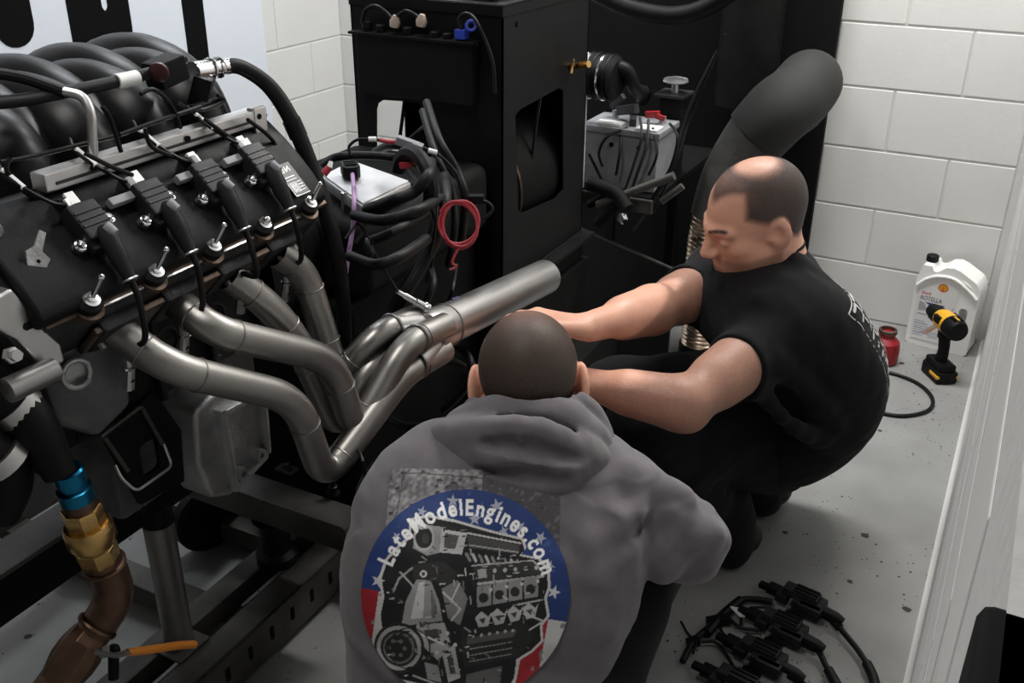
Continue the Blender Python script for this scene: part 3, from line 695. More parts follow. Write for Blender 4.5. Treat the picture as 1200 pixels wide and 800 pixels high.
# round print on the back, and the older square print it covers
def back_print():
    R_ = .152; cv = Canvas(-.155, -.155, .155, .155, .00105, (.013, .040, .17))
    X, Y = cv.X, cv.Y; blue, red, wht, blk = (.013, .040, .17), (.36, .016, .026), (.62, .61, .60), (.008, .008, .009)
    th = math.radians(-8); yr = Y*math.cos(th)-X*math.sin(th)+.014; xr = X*math.cos(th)+Y*math.sin(th)
    low = yr < 0; ph = (xr+.155)/.031; cv.mask(low & ((np.floor(ph) % 2) == 0), red); cv.mask(low & ((np.floor(ph) % 2) == 1), wht)
    g = np.random.default_rng(4); nz = np.zeros(X.shape)
    for i in range(26):
        d = g.normal(size=2)*g.uniform(40, 420); nz += np.sin(X*d[0]+Y*d[1]+g.uniform(0, 6.3))
    cv.mask(low & (nz > 6.2), (.25, .22, .22)); cv.mask(~low & (nz > 8), (.04, .08, .25))
    for k, (a, r, s_) in enumerate(((100, .136, .010), (72, .135, .011), (52, .125, .009), (38, .136, .010), (120, .135, .008), (85, .108, .010), (60, .106, .008), (142, .13, .008), (20, .128, .009), (150, .10, .007), (102, .098, .007))):
        a = math.radians(a); cv.star((r*math.cos(a), r*math.sin(a)), s_, (.40, .42, .50), k)
    # engine drawing: black mass with a white outline, then lighter pieces over it
    sx, sy = 546, 697; kx = 1/790.
    def p(pts): return [((x-sx)*kx, -(y-sy)*kx) for x, y in pts]
    sil = p([(482, 616), (500, 611), (530, 616), (570, 626), (608, 634), (612, 645), (606, 652), (628, 656), (638, 668), (640, 686), (636, 698), (640, 718), (632, 728), (634, 746), (622, 758), (606, 768), (604, 790), (596, 806), (520, 806), (500, 798), (470, 792), (452, 780), (446, 758), (452, 735), (450, 720), (454, 700), (450, 680), (456, 660), (470, 645), (480, 636)])
    S = np.array(sil); cc = S.mean(0); cv.poly([tuple(cc+(q-cc)*1.035) for q in S], (.62, .61, .60)); cv.poly(sil, blk)
    G = lambda v: (v, v*.99, v*.98)
    def D(pts, v): cv.poly(p(pts), G(v))
    def Ln(pts, w, v): cv.line(p(pts), w*kx, G(v))
    def O(c, r, v, r0=0, sq=1.): cv.disc(p([c])[0], r*kx, G(v), r0*kx, sq)
    D([(486, 618), (520, 622), (516, 650), (500, 654), (484, 646)], .35); O((496, 634), 15, .5, 0, .8); O((496, 634), 12, .02, 0, .8); O((498, 635), 6, .06, 0, .7)
    D([(516, 624), (545, 628), (540, 652), (514, 650)], .55); D([(520, 628), (536, 631), (532, 646), (519, 645)], .10)
    D([(545, 630), (606, 640), (606, 650), (548, 644)], .06); Ln([(545, 628), (607, 638)], 2, .55); Ln([(548, 641), (604, 648)], 1.6, .4)
    for k in range(9): Ln([(545+k*7.4, 651+k*.8), (549+k*7.2, 658+k*.8)], 3.2, .5 if k % 2 else .25)
    D([(552, 664), (622, 658), (634, 672), (560, 682)], .035); Ln([(552, 664), (622, 657), (635, 671)], 1.6, .5); D([(558, 668), (568, 667), (569, 677), (560, 678)], .4)
    for k in range(5): O((578+k*12, 669-k*1.0), 2.3, .5)
    Ln([(560, 684), (634, 674)], 3, .45)
    for k in range(4):
        x, y = 566+k*18, 699-k*3.5; D([(x-8, y-12), (x+8, y-15), (x+9, y+8), (x-7, y+11)], .28); O((x, y), 5.4, .02); O((x+8, y-9), 2, .6)
        D([(x-9, y+22), (x-2, y+15), (x+6, y+21), (x+10, y+15), (x+6, y+31), (x-4, y+34)], .50); D([(x-5, y+24), (x+3, y+22), (x+1, y+29)], .05)
    D([(540, 735), (612, 724), (626, 742), (606, 766), (546, 778)], .02); D([(548, 744), (606, 734), (602, 742), (548, 752)], .09)
    for k in range(3): Ln([(552, 757+k*7), (600, 748+k*7)], 1.2, .30)
    for k in range(6): O((556+k*9, 742-k*1.4), 1.8, .45)
    D([(489, 681), (504, 678), (516, 705), (520, 725), (474, 732), (478, 705)], .32); D([(492, 684), (499, 682), (498, 722), (484, 724)], .62); D([(506, 690), (512, 706), (512, 722), (507, 722)], .16)
    D([(484, 664), (520, 660), (536, 672), (530, 685), (508, 682), (486, 679)], .03); O((497, 674), 4, .7); O((497, 674), 2, .05); Ln([(484, 668), (470, 680), (464, 694)], 2.5, .35); Ln([(470, 672), (488, 690)], 2, .5)
    D([(518, 690), (536, 680), (548, 700), (540, 730), (526, 722)], .22); Ln([(520, 694), (540, 712), (530, 724)], 2.2, .6); Ln([(538, 684), (528, 706)], 2, .55)
    D([(490, 730), (522, 727), (530, 752), (516, 770), (494, 750)], .40); D([(498, 736), (516, 734), (518, 748), (506, 752)], .06); Ln([(494, 740), (522, 752)], 2, .7)
    for k in range(16): O((508+17*math.cos(k*1.7)+(k % 5)*3, 748+20*math.sin(k*2.3)), 2.2, (.6, .1, .3, .03)[k % 4])
    O((471, 757), 29, .02); O((471, 757), 25.5, .42, 21); O((471, 757), 18, .16, 15.5); O((469, 757), 14, .015)
    for k in range(6): a = k*math.pi/3; O((469+9*math.cos(a), 757+9*math.sin(a)), 2.4, .16)
    O((483, 757), 24, .012, 22.5)
    D([(520, 760), (534, 752), (542, 790), (528, 796)], .45); D([(526, 766), (532, 762), (536, 784), (530, 786)], .07); D([(500, 772), (516, 776), (520, 796), (504, 792)], .3); D([(548, 786), (590, 776), (588, 800), (548, 806)], .12)
    Ln([(488, 788), (520, 800), (560, 803)], 2, .5); Ln([(606, 706), (634, 700)], 2, .5); Ln([(612, 716), (636, 724), (620, 734)], 2, .55)
    inside = cv.inpoly([tuple(cc+(q-cc)*.97) for q in S]); keep = cv.C.copy(); g2 = np.random.default_rng(21)      # fine line work inside the drawing
    for k in range(170):
        x, y = g2.uniform(452, 636), g2.uniform(618, 800); a = g2.choice([-.12, -.12, 1.45, .6]); L = g2.uniform(2, 8)
        Ln([(x, y), (x+L*math.cos(a), y+L*math.sin(a))], g2.uniform(1.0, 2.0), g2.choice([.01, .02, .18, .35, .55]))
    keep[inside] = cv.C[inside]; cv.C = keep
    # lettering round the rim
    s_ = 'LateModelEngines.com'; wid = [max(.2, text_tris(ch, .03)[0][:, 0].max()) if len(text_tris(ch, .03)[0]) else .2 for ch in s_]
    size = .034; gap = .09; tot = sum(w+gap for w in wid); a0, a1 = math.radians(161), math.radians(14); rb = .1135; pos = 0
    for ch, w in zip(s_, wid):
        mid = (pos+w/2)/tot; a = a0+(a1-a0)*mid; rot = a-math.pi/2; fit = (a0-a1)*rb*w/tot
        o_ = np.array([rb*math.cos(a), rb*math.sin(a)])-np.array([math.cos(rot), math.sin(rot)])*fit/2
        cv.text(ch, o_, size, (.95, .95, .94), rot, .03, 0, fit); pos += w+gap
    for a in (172, 3): a = math.radians(a); cv.star((.128*math.cos(a), .128*math.sin(a)), .0105, (.6, .6, .62), .3)
    cv.K = X**2+Y**2 < R_**2
    return cv
ctr = pD(546, 697, 1.45); nzb = nrm(CAM-pD(560, 660, 1.5)); exb = nrm(RT-nzb*np.dot(RT, nzb)+UP*-.02); exb = nrm(exb-nzb*np.dot(exb, nzb)); eyb = np.cross(nzb, exb)
cv2 = Canvas(-.12, .04, .135, .182, .0018, (.30, .29, .29)); X, Y = cv2.X, cv2.Y; g = np.random.default_rng(8); nz = np.zeros(X.shape)
for i in range(30): d = g.normal(size=2)*g.uniform(60, 500); nz += np.sin(X*d[0]+Y*d[1]+g.uniform(0, 6.3))
cv2.C[:] = (.21, .20, .205); cv2.mask(nz > 1.5, (.14, .133, .14)); cv2.mask(nz > 4.5, (.10, .094, .10)); cv2.mask(nz < -3, (.30, .29, .29)); cv2.mask((nz > -9) & (X > .02), (.062, .058, .062)); cv2.mask((nz < -4.5) & (X > .02), (.12, .115, .12))
cv2.line([(-.114, .03), (-.098, .176), (.02, .170)], .002, (.06, .055, .06)); cv2.K = nz < 7
prv = project_print(cv2, 'faded_print', Vh, Qh, ctr, exb, eyb, ho, .0015); prv['label'] = 'faded grey distressed square print'
prt = project_print(back_print(), 'back_print', Vh, Qh, ctr, exb, eyb, ho, .0032); prt['label'] = 'round blue, red and white print with an engine and website lettering'
# ================================================================== person in black, squatting side-on by the right wall
p2 = thing('person', 'balding person squatting side-on in black T-shirt and dark trousers, reaching left', 'person', (-.4, 2.0, 0))
c2 = pD(880, 252, 2.06)
B_ = -FW
f2 = nrm(-.90*RT-.42*UP+.08*B_); u2 = nrm(-.28*RT+.75*UP+.58*B_)
shN = pD(912, 392, 2.02); shF = pD(842, 330, 2.28); elN = pD(803, 474, 1.87); elF = pD(768, 362, 2.08); wrN = pD(672, 446, 1.93); wrF = pD(690, 383, 1.90)
pel = A(-.338, 2.09, .345); mid = (shN+shF)/2; S2 = nrm(shN-shF); pS = nrm(A(-.25, -.97, 0)*-1*-1)
nb = pD(908, 318, 2.13)
hN = pel+A(-.05, -.10, -.02); hF = pel+A(-.09, .10, -.02); kN = pD(757, 502, 2.06); kF = pD(722, 462, 2.22); aN = A(-.45, 1.93, .10); aF = A(-.44, 2.17, .10)
b = Sdf((-.92, 1.40, -.01), (-.05, 2.45, 1.02), .004)
M2, P2 = head_sdf(b, c2, f2, u2, 1.03, 1.12)
b.cone(c2-u2*.055-f2*.030, nb, .066, .074, .03); b.ell(P2(0, .035, -.095), (.050, .048, .036), M2, .03)
for e in (-1, 1): b.ell(P2(e*.038, .030, -.062), (.032, .040, .036), M2, .02)
lv = [(pel, pS, .085, .105), (pel+(mid-pel)*.38+A(.035, .02, .0), S2, .085, .10), (pel+(mid-pel)*.75+A(.03, .02, 0), S2, .10, .10), (mid+A(.02, .01, .0), S2, .10, .085)]
trunk(b, lv, 14)
for a, q_, w, pn, e, cu, bo in ((shN, elN, wrN, A(-.2, .3, -.9), 1, .35, A(0, 0, 0)), (shF, elF, wrF, A(-.2, -.2, -.9), -1, .30, A(0, 0, .0))):
    b.cone(mid, a, .07, .062, .04); limb(b, a, q_, .060, .046, .057, .45); limb(b, q_, w, .043, .029, .047, .28); dd = nrm(w-q_)
    hand_sdf(b, w+dd*.014, nrm(dd+A(-.1, 0, -.08)) if a is shN else nrm(pD(628, 374, 1.86)-w), pn, e, cu)
b.cone(elN+A(.012, .0, -.022), elN+A(.0, .0, -.026), .022, .02, .025)
for hh, kn, an in ((hN, kN, aN), (hF, kF, aF)):
    limb(b, hh, kn, .09, .058, .08, .4, .03); limb(b, kn, an, .056, .038, .055, .3, .02)
    ft = nrm(A(kn[0]-an[0], (kn[1]-an[1])*.5, 0)); b.cone(an+A(0, 0, -.05)-ft*.03, an+ft*.13+A(0, 0, -.068), .032, .026, .03)
o, Vb, Qb = sdf_object('body', b, 'skin', p2, 2)
def hair2(L):
    x, y, z = (L/1.03).T
    low = np.interp(y, [-.12, -.06, -.035, -.012, .0, .044], [-.055, -.058, -.030, .002, .008, .034])
    g = (z-low)/.022
    yc = np.interp(z, [.015, .035, .055, .085], [.036, .046, .041, .030]); yc = yc+(.074-yc)*np.clip(1.15-np.abs(x)/.042, 0, 1)        # temple, receding hairline
    g = np.minimum(g, (yc-y)/.017)
    top = 1-np.sqrt((x/.052)**2+((y+.030)/.056)**2); g = np.minimum(g, np.where(z > .05, .86-np.clip(top*1.9, 0, .74), 1)); g = np.minimum(g, .9-.30*np.clip((y+.005)/.035, 0, 1)*np.clip((z-.045)/.03, 0, 1))   # thinning crown
    ear = (np.sqrt(((y+.016)/.026)**2+((z+.014)/.036)**2)-1)/.18; g = np.where(np.abs(x) > .060, np.minimum(g, ear), g)
    return np.minimum(g, .88)
make_hair('hair', 'hair_dark', Vb, Qb, c2, M2, hair2, p2, .0014)
def brow(L):
    x, y, z = (L/1.03).T; ax = np.abs(x); return np.where((y > .05), 1.2-np.abs(z-.014-.006*np.sin((ax-.012)*60))/.0035-np.clip(np.abs(ax-.029)-.017, 0, 1)/.004, -1)
make_hair('eyebrow', 'hair_dark', Vb, Qb, c2, M2, brow, p2, .0012)
def stubble(L):
    x, y, z = (L/1.03).T; g = (-z-.050)/.03; g = np.minimum(g, (y+.02)/.03); g = np.minimum(g, np.hypot(x/.03, (z+.072)/.014)*.5-.2)
    return np.clip(g, -1, .30)
make_hair('beard_stubble', 'hair_dark', Vb, Qb, c2, M2, stubble, p2, .0009)
for e in (-1, 1): mk('eye', ball(P2(e*.032, .0755, -.0125), .0112, 12), 'eye_white', p2)
# T-shirt
s = Sdf((-.85, 1.45, .10), (-.04, 2.48, .92), .0045)
trunk(s, [(pel+A(.0, 0, -.02), pS, .10, .118), (pel+A(.035, .02, .08), nrm(pS+S2), .10, .122), (pel+(mid-pel)*.6+A(.05, .03, .02), S2, .105, .120), (pel+(mid-pel)*.85+A(.035, .02, .02), S2, .11, .112), (mid+A(.012, .01, .005), S2, .105, .092)], 18, .03)
s.cone(mid, nb+A(.012, 0, -.01), .085, .072, .05)
for a, q_, fr, rr in ((shN, elN, .50, .066), (shF, elF, .52, .064)):
    d = q_-a; e = a+d*fr; s.cone(mid, a, .085, .076, .05); s.cone(a, a+d*(fr+.2), .074, rr, .02, cut=(e, nrm(nrm(d)+(A(.10, 0, .22) if a is shN else A(0, 0, 0)))))
for pts, r in (([(905, 420, 1.93), (960, 470, 2.02), (985, 500, 2.08)], .013), ([(890, 350, 1.98), (930, 400, 1.97), (940, 450, 1.99)], .012), ([(925, 300, 2.06), (960, 340, 2.07), (985, 400, 2.08)], .010), ([(860, 335, 2.10), (850, 372, 2.08)], .011), ([(880, 445, 1.945), (930, 500, 2.02), (985, 522, 2.12)], .010)):
    s.chain(spline([pD(*p) for p in pts], 4), [r*.5, r, r*.5], .03)
nd = nrm(c2-u2*.055-f2*.035-nb); 
s.wrinkle(.0035, 24, 21); s.wrinkle(.0014, 70, 22)
ts, Vt, Qt = sdf_object('t_shirt', s, 'black_cotton', p2, 2); ts['label'] = 'plain black short-sleeved T-shirt with pale lettering on the back'
col = torus(nb+nd*.055, nd, .064, .0055, 36, 8); mk('collar', col, 'black_cotton', p2)
# trousers and shoes
t = Sdf((-.95, 1.45, -.01), (-.04, 2.48, .65), .006)
trunk(t, [(pel+A(-.01, 0, -.05), pS, .10, .108), (pel+A(0, 0, .03), pS, .10, .105)], 6)
for hh, kn, an in ((hN, kN, aN), (hF, kF, aF)):
    limb(t, hh, kn, .115, .082, .108, .4, .04); limb(t, kn, an+A(0, 0, .0), .080, .072, .080, .35, .03); t.cone(an+A(0, 0, .03), an+A(.02, 0, -.045), .075, .07, .03)
t.plane((0, 0, .012), (0, 0, -1), (-2, 0, -1), (1, 3, 1))
t.wrinkle(.0055, 26, 31); t.wrinkle(.002, 70, 32)
sdf_object('trousers', t, 'black_denim', p2, 2)
for an, kn in ((aN, kN), (aF, kF)):
    sh = Sdf(an-.34, an+.34, .006); ft = nrm(A(kn[0]-an[0], (kn[1]-an[1])*.5, 0)); gz = lambda v, z: A(v[0], v[1], z)
    sh.cone(gz(an-ft*.065, .05), gz(an+ft*.13, .042), .050, .046, .03); sh.cone(gz(an+ft*.12, .04), gz(an+ft*.18, .034), .044, .036, .02); sh.cone(gz(an, .06), gz(an, .12), .052, .052, .03)
    sh.plane((0, 0, .004), (0, 0, -1), an-.34, an+.34); sdf_object('shoe', sh, 'shoe_black', p2, 1)
# lettering on the back of the shirt
def shirt_print():
    cv = Canvas(-.15, -.17, .15, .15, .0018, (.55, .55, .54)); wt = (.55, .55, .54)
    cv.K[:] = False; keep = cv.K; cv.C[:] = 0
    gs = np.random.default_rng(6)                                 # worn, unreadable rows of block lettering
    for y, hgt in ((.075, .055), (.0, .052), (-.07, .048), (-.128, .030)):
        for x in np.arange(-.125, .12, hgt*.62):
            w = hgt*.42; st = [[(x, y), (x, y+hgt)], [(x, y+hgt), (x+w, y+hgt)], [(x, y+hgt/2), (x+w, y+hgt/2)], [(x, y), (x+w, y)], [(x+w, y), (x+w, y+hgt)]]
            for q in gs.choice(5, 3, replace=False): cv.line(st[q], .009, wt)
    cv.line([(-.12, .065), (.12, .065)], .006, wt); cv.line([(-.13, -.01), (.13, -.01)], .004, wt); cv.line([(-.14, -.14), (-.14, .14), (.14, .14), (.14, -.14)], .005, wt)
    g = np.random.default_rng(5); nz = np.zeros(cv.X.shape)
    for i in range(24): d = g.normal(size=2)*g.uniform(60, 500); nz += np.sin(cv.X*d[0]+cv.Y*d[1]+g.uniform(0, 6.3))
    cv.K = (cv.C[..., 0] > .1) & (nz < 4); return cv
bn_ = nrm(A(.88, .28, .38)); ey2 = nrm(nrm(mid-pel)-bn_*np.dot(nrm(mid-pel), bn_)); ex2 = np.cross(ey2, bn_)
pb = project_print(shirt_print(), 'shirt_print', Vt, Qt, pel+(mid-pel)*.62+bn_*.15, ex2, ey2, ts, .002); pb['label'] = 'distressed white lettering'
# ================================================================== V8 engine, front towards the camera's left, crank along Y
XC, ZC, S7 = -1.30, .81, math.sqrt(.5)
YF, YR = .69, 1.245
eng = thing('car_engine', 'black and bare-metal V8 engine with steel exhaust header on the test stand', 'engine', (XC, .97, .5))
def bk(al, ac, y, s=1): return A(XC+s*S7*(al+ac), y, ZC+S7*(al-ac))          # bank coordinates
def bank_prism(prof, y0, y1, s=1): return prism([(p[0], p[1]) for p in prof], (XC, y0, ZC), (s*S7, 0, S7), (s*S7, 0, -S7), 0, s*(y1-y0)) if False else _bp(prof, y0, y1, s)
def _bp(prof, y0, y1, s):
    n = len(prof); V = [bk(a, c, y, s) for y in (y0, y1) for a, c in prof]; Fc = [tuple(range(n-1, -1, -1)), tuple(range(n, 2*n))]+[(i, (i+1) % n, n+(i+1) % n, n+i) for i in range(n)]
    return V, Fc
YB = [.766, .873, .982, 1.091, 1.2]                    # cover bolts, low row
YP = [.822, .931, 1.040, 1.149]                        # exhaust ports
# block and lower end
g = [_bp([(.02, -.10), (.235, -.085), (.235, .085), (.02, .10)], YF+.02, YR, s) for s in (1, -1)]
g += [box((XC-.155, YF+.02, ZC-.10), (XC+.155, YR, ZC+.06)), box((XC-.06, YF, ZC), (XC+.06, YR, ZC+.22))]
blk = mk('engine_block', g, 'block_iron', eng, bevel=.006)
for i, y in enumerate(YP):
    mk('core_plug', lathe([(.024, 0), (.024, .004), (.019, .005), (.018, -.002), (.001, -.002)], (XC+.155, y-.02, ZC-.01), (1, 0, .1), 20), 'dark_cast', blk)
for i in range(5):
    y = YF+.06+i*.118; mk('rib', box((XC+.15, y-.006, ZC-.10), (XC+.172, y+.006, ZC+.05)), 'block_iron', blk, bevel=.003)
for i in range(6):
    put('bolt', meshdata('bolt', hexbolt(.007, .008), 'dark_cast') if i == 0 else bpy.data.meshes['bolt'], (XC+.157, YF+.05+i*.095, ZC-.085), blk, frame((1, 0, 0)))
# sump
pan = mk('oil_pan', [box((XC-.13, YF+.03, ZC-.175), (XC+.145, YR-.02, ZC-.10)), box((XC-.12, YF+.20, ZC-.29), (XC+.135, YR-.05, ZC-.17))], 'grey_cast', eng, bevel=.012)
for i in range(4): mk('rib', box((XC+.134, YF+.24+i*.075, ZC-.28), (XC+.142, YF+.248+i*.075, ZC-.12)), 'grey_cast', pan, bevel=.002)
# cast mount with a pocket
m0 = thing  # (kept short below)
mw = A(-1.085, 1.08, .60)
mp = [(0, .095), (.055, .105), (.155, .085), (.165, .06), (.158, -.045), (.135, -.085), (.055, -.10), (.01, -.08), (-.01, 0)]
mt = mk('engine_mount', [prism([(x-.08, z) for x, z in mp], (-1.16, 1.08, .60), (0, 1, 0), (0, 0, 1), 0, .075)], 'cast_aluminium', eng, bevel=.010, seg=3)
mk('rim', [prism(q, (-1.086, 1.09, .60), (0, 1, 0), (0, 0, 1), 0, .016) for q in (
    [(-.045, .075), (.055, .068), (.055, .055), (-.045, .062)], [(-.05, .078), (-.036, .078), (-.028, -.08), (-.042, -.08)], [(.05, .07), (.064, .068), (.058, -.06), (.046, -.06)], [(-.04, -.075), (.05, -.055), (.05, -.066), (-.04, -.088)])], 'cast_aluminium', mt, bevel=.004)
for q in ((-.02, -.06), (.03, -.05)): mk('boss', lathe([(.012, 0), (.012, .018), (.006, .018), (.006, .008)], (-1.086, 1.09+q[0], .60+q[1]), (1, 0, 0), 14), 'cast_aluminium', mt)
# heads
for s in (1, -1):
    hd_ = mk('cylinder_head', [_bp([(.235, -.095), (.340, -.085), (.340, .085), (.315, .105), (.255, .108), (.235, .09)], YF+.015, YR, s)], 'dark_cast', eng, bevel=.006)
    if s == 1:
        for y in YP:
            mk('port_boss', [obox(bk(.285, .112, y), np.stack([A(S7, 0, S7), A(0, 1, 0), A(S7, 0, -S7)], 1), (.032, .036, .012))], 'dark_cast', hd_, bevel=.008)
        # scalloped rail under the cover: bright machined edge
        rail = []
        for i, y in enumerate(YB): rail.append(lathe([(.020, 0), (.020, .008)], bk(.343, .094, y), (S7, 0, S7), 18))
        rail.append(_bp([(.338, .07), (.348, .07), (.348, .098), (.338, .098)], YF+.012, YR+.004, 1))
        mk('head_rail', rail, 'rust_flange', hd_, bevel=.0012)
        for i in range(4):
            y = (YB[i]+YB[i+1])/2
            mk('rail_edge', [_bp([(.344, .096), (.347, .096), (.347, .1005), (.344, .1005)], y-.034, y+.034, 1)], 'aluminium', hd_)
        for i in range(9):
            p = bk(.262+(.018 if i % 2 else 0), .112, YF+.045+i*.06); mk('stud', cyl(p, p+A(S7, 0, -S7)*.02, .005, 8), 'aluminium', hd_)
# valve covers
vp = [(.340, -.075), (.355, -.078), (.366, -.062), (.371, -.025), (.373, .015), (.372, .05), (.368, .078), (.360, .094), (.340, .094)]
for s in (1, -1):
    vc = mk('valve_cover', [_bp(vp, YF, YR, s)], 'black_plastic', eng, bevel=.014, seg=4, angle=50)
    if s == -1: continue
    mk('front_lip', [_bp([(.340, -.06), (.360, -.05), (.360, .05), (.340, .09)], YF-.012, YF+.01, 1)], 'black_plastic', vc, bevel=.006)
    for i, y in enumerate(YB):
        mk('bolt_boss', [lathe([(.021, 0), (.019, .016), (.012, .020)], bk(.343, .088, y), (S7, 0, S7), 18)], 'black_plastic', vc)
        b0 = bk(.363, .090, y); mk('eye_bolt', [lathe([(.0115, 0), (.0115, .002), (.0075, .003), (.0075, .006), (.004, .007)], b0, (S7, 0, S7), 18)]+([cyl(b0+A(S7, 0, S7)*.006, b0+A(S7, 0, S7)*.006+nrm(A(.5, .25, .95))*.030, .0034, 10), ball(b0+A(S7, 0, S7)*.006+nrm(A(.5, .25, .95))*.030, .0042, 8)] if i != 3 else [ball(b0+A(S7, 0, S7)*.006, .0068, 10)]), 'chrome', vc)
    # small white sticker with print
    stc = Canvas(0, 0, .034, .058, .0006, (.012, .012, .013)); wt = (.80, .80, .80)
    stc.line([(.001, .001), (.033, .001)], .0016, wt); stc.line([(.001, .001), (.001, .057)], .0012, wt)
    stc.line([(.005, .052), (.012, .052), (.012, .044), (.005, .044)], .002, wt); stc.line([(.017, .052), (.017, .044), (.025, .052), (.025, .044)], .002, wt); g5 = np.random.default_rng(3)
    stc.mask((stc.X > .004) & (stc.X < .02) & (stc.Y > .006) & (stc.Y < .024) & (g5.random(stc.X.shape) > .45), wt)
    for k in range(4): stc.line([(.022, .008+k*.005), (.031, .008+k*.005)], .0016, wt)
    for k in range(2): stc.line([(.004, .029+k*.005), (.026, .029+k*.005)], .0016, wt)
    ey_ = nrm(bk(.373, .015, 0)-bk(.372, .05, 0)); o_ = bk(.3715, .078, 1.170)+A(S7, 0, S7)*.003
    P_, Q_, C_ = stc.mesh('s', lambda st: o_+st[:, :1]*A(0, 1, 0)+st[:, 1:]*ey_)
    grid_object('sticker', P_, Q_, C_, 'label_print', vc)
# ignition coils on the cover, with boots and plug leads
coil_ax = np.stack([A(S7, 0, -S7), A(0, 1, 0), A(S7, 0, S7)], 1)      # x down the slope, y rearward, z out of the cover
plug_px = [(154, 447), (218, 408), (285, 358), (337, 345)]
for i, y in enumerate([.838, .945, 1.052, 1.155]):
    c = bk(.369, .016, y-.020); T = lambda a, b_, z: c+coil_ax @ (A(a, b_, z)*.80)
    co = mk('ignition_coil', [obox(T(-.012, 0, .018), coil_ax, (.026, .022, .015)), obox(T(.022, -.002, .012), coil_ax, (.010, .019, .010)), obox(T(-.040, -.004, .012), coil_ax, (.008, .014, .008))], 'coil_plastic', eng, bevel=.004)
    for k in range(3): mk('rib', obox(T(-.026+.012*k, 0, .036), coil_ax, (.0016, .020, .0022)), 'coil_plastic', co)
    b0, b1 = T(.018, .004, .034), T(.100, .002, .010)
    mk('boot', [tube([b0-coil_ax @ A(.008, 0, .012), b0, b0+(b1-b0)*.2, b0+(b1-b0)*.55, b0+(b1-b0)*.62, b1], [.011, .0135, .0130, .0125, .0110, .0075], 14)], 'coil_plastic', co)
    mk('boot_tip', tube([b0+coil_ax @ A(-.004, 0, .006), b0+coil_ax @ A(.010, .003, .010)], [.009, .006], 12), 'grey_plastic', co)
    mk('clip_band', torus(b1-(b1-b0)*.06, b1-b0, .0095, .0016, 16, 6), 'aluminium', co)
    pe = pX(*plug_px[i], -1.0 if i < 3 else -1.03); m_ = (b1+pe)/2+A(.022, .0, -.005)
    mk('plug_lead', tube(spline([b1, b1+(b1-b0)*.25+A(0, 0, -.01), m_, pe+A(.0, 0, .05), pe], 7), .0043, 8), 'cable', co)
    mk('plug_boot', [tube([pe+A(.003, 0, .055), pe+A(0, 0, .02), pe+A(-.008, 0, -.012)], [.0065, .0075, .008], 10)], 'aluminium', co)
    mk('plug_ring', torus(pe+A(.001, 0, .022), A(.1, 0, 1), .0085, .0016, 14, 6), 'chrome', co)
    mk('retainer_tag', obox(T(-.060, .004, .020), coil_ax, (.009, .007, .003)), 'white_plastic', co, bevel=.001)
    for k, (a, b_) in enumerate(((.016, -.036), (-.010, .040))):
        p = T(a, b_, .008); mk('ring_bolt', [torus(p+coil_ax[:, 2]*.007, coil_ax[:, 2], .0062, .0026, 18, 8), lathe([(.009, 0), (.0085, .006)], p, coil_ax[:, 2], 16)], 'chrome', co)
for i, y in enumerate([.90, 1.02, 1.115]):
    c = bk(.372, -.005, y+.005); mk('hold_bracket', [obox(c+coil_ax @ A(-.005, -.018, .010), coil_ax, (.006, .022, .006)), obox(c+coil_ax @ A(-.014, .004, .018), coil_ax, (.014, .005, .004))], 'grey_plastic', eng, bevel=.002)
lb = bk(.375, .02, .735); mk('lift_bracket', [plate([(-.013, -.013), (.008, -.013), (.014, 0), (.005, .008), (.011, .032), (.004, .034), (-.004, .013), (-.014, .005)], [[(.0027*math.cos(t), -.005+.0027*math.sin(t)) for t in np.linspace(0, 6.28, 10, endpoint=False)]], lb, (.35, .85, -.4), (-.2, .3, .9), .004)], 'cast_aluminium', eng, bevel=.001)
mk('oil_cap_bolt', [lathe([(.014, 0), (.014, .01), (.009, .012), (.009, .022), (.004, .024)], bk(.36, -.03, .715), (.4, -.3, .8), 14)], 'chrome', eng)
# fuel rail and injectors
fr_ = mk('fuel_rail', [box((-1.100, .805, 1.112), (-1.072, 1.222, 1.137)), box((-1.087, 1.195, 1.100), (-1.070, 1.224, 1.141))], 'aluminium', eng, bevel=.003)
mk('rail_groove', box((-1.0725, .82, 1.120), (-1.0705, 1.19, 1.124)), 'dark_cast', fr_)
for y in (.88, 1.05, 1.205): mk('rail_hole', lathe([(.0045, 0), (.0045, .0022)], (-1.071, y, 1.127), (1, 0, 0), 12), 'banner_black', fr_)
for i, y in enumerate([.815, .925, 1.035, 1.143]):
    inj = mk('injector', [cyl((-1.085, y, 1.115), (-1.105, y, 1.06), .010, 14), obox((-1.062, y, 1.094), frame((1, 0, .4)), (.011, .010, .014))], 'black_plastic', eng, bevel=.002)
    mk('white_clip', [obox((-1.046, y+.002, 1.100), frame((1, .2, .7)), (.008, .009, .002)), obox((-1.043, y+.002, 1.090), frame((1, .2, .7)), (.006, .006, .003))], 'white_plastic', inj, bevel=.0008)
    w0 = A(-1.05, y, 1.100); mk('injector_wire', [tube(spline([w0, w0+A(.006, -.03, .012), w0+A(-.03, -.055, .045), w0+A(-.075, -.03, .055)], 6), .0026, 7)], 'cable', inj)
    mk('wire_sleeve', tube(spline([w0+A(-.012, -.048, .032), w0+A(-.040, -.052, .052)], 3), .0036, 8), 'white_tape', inj)
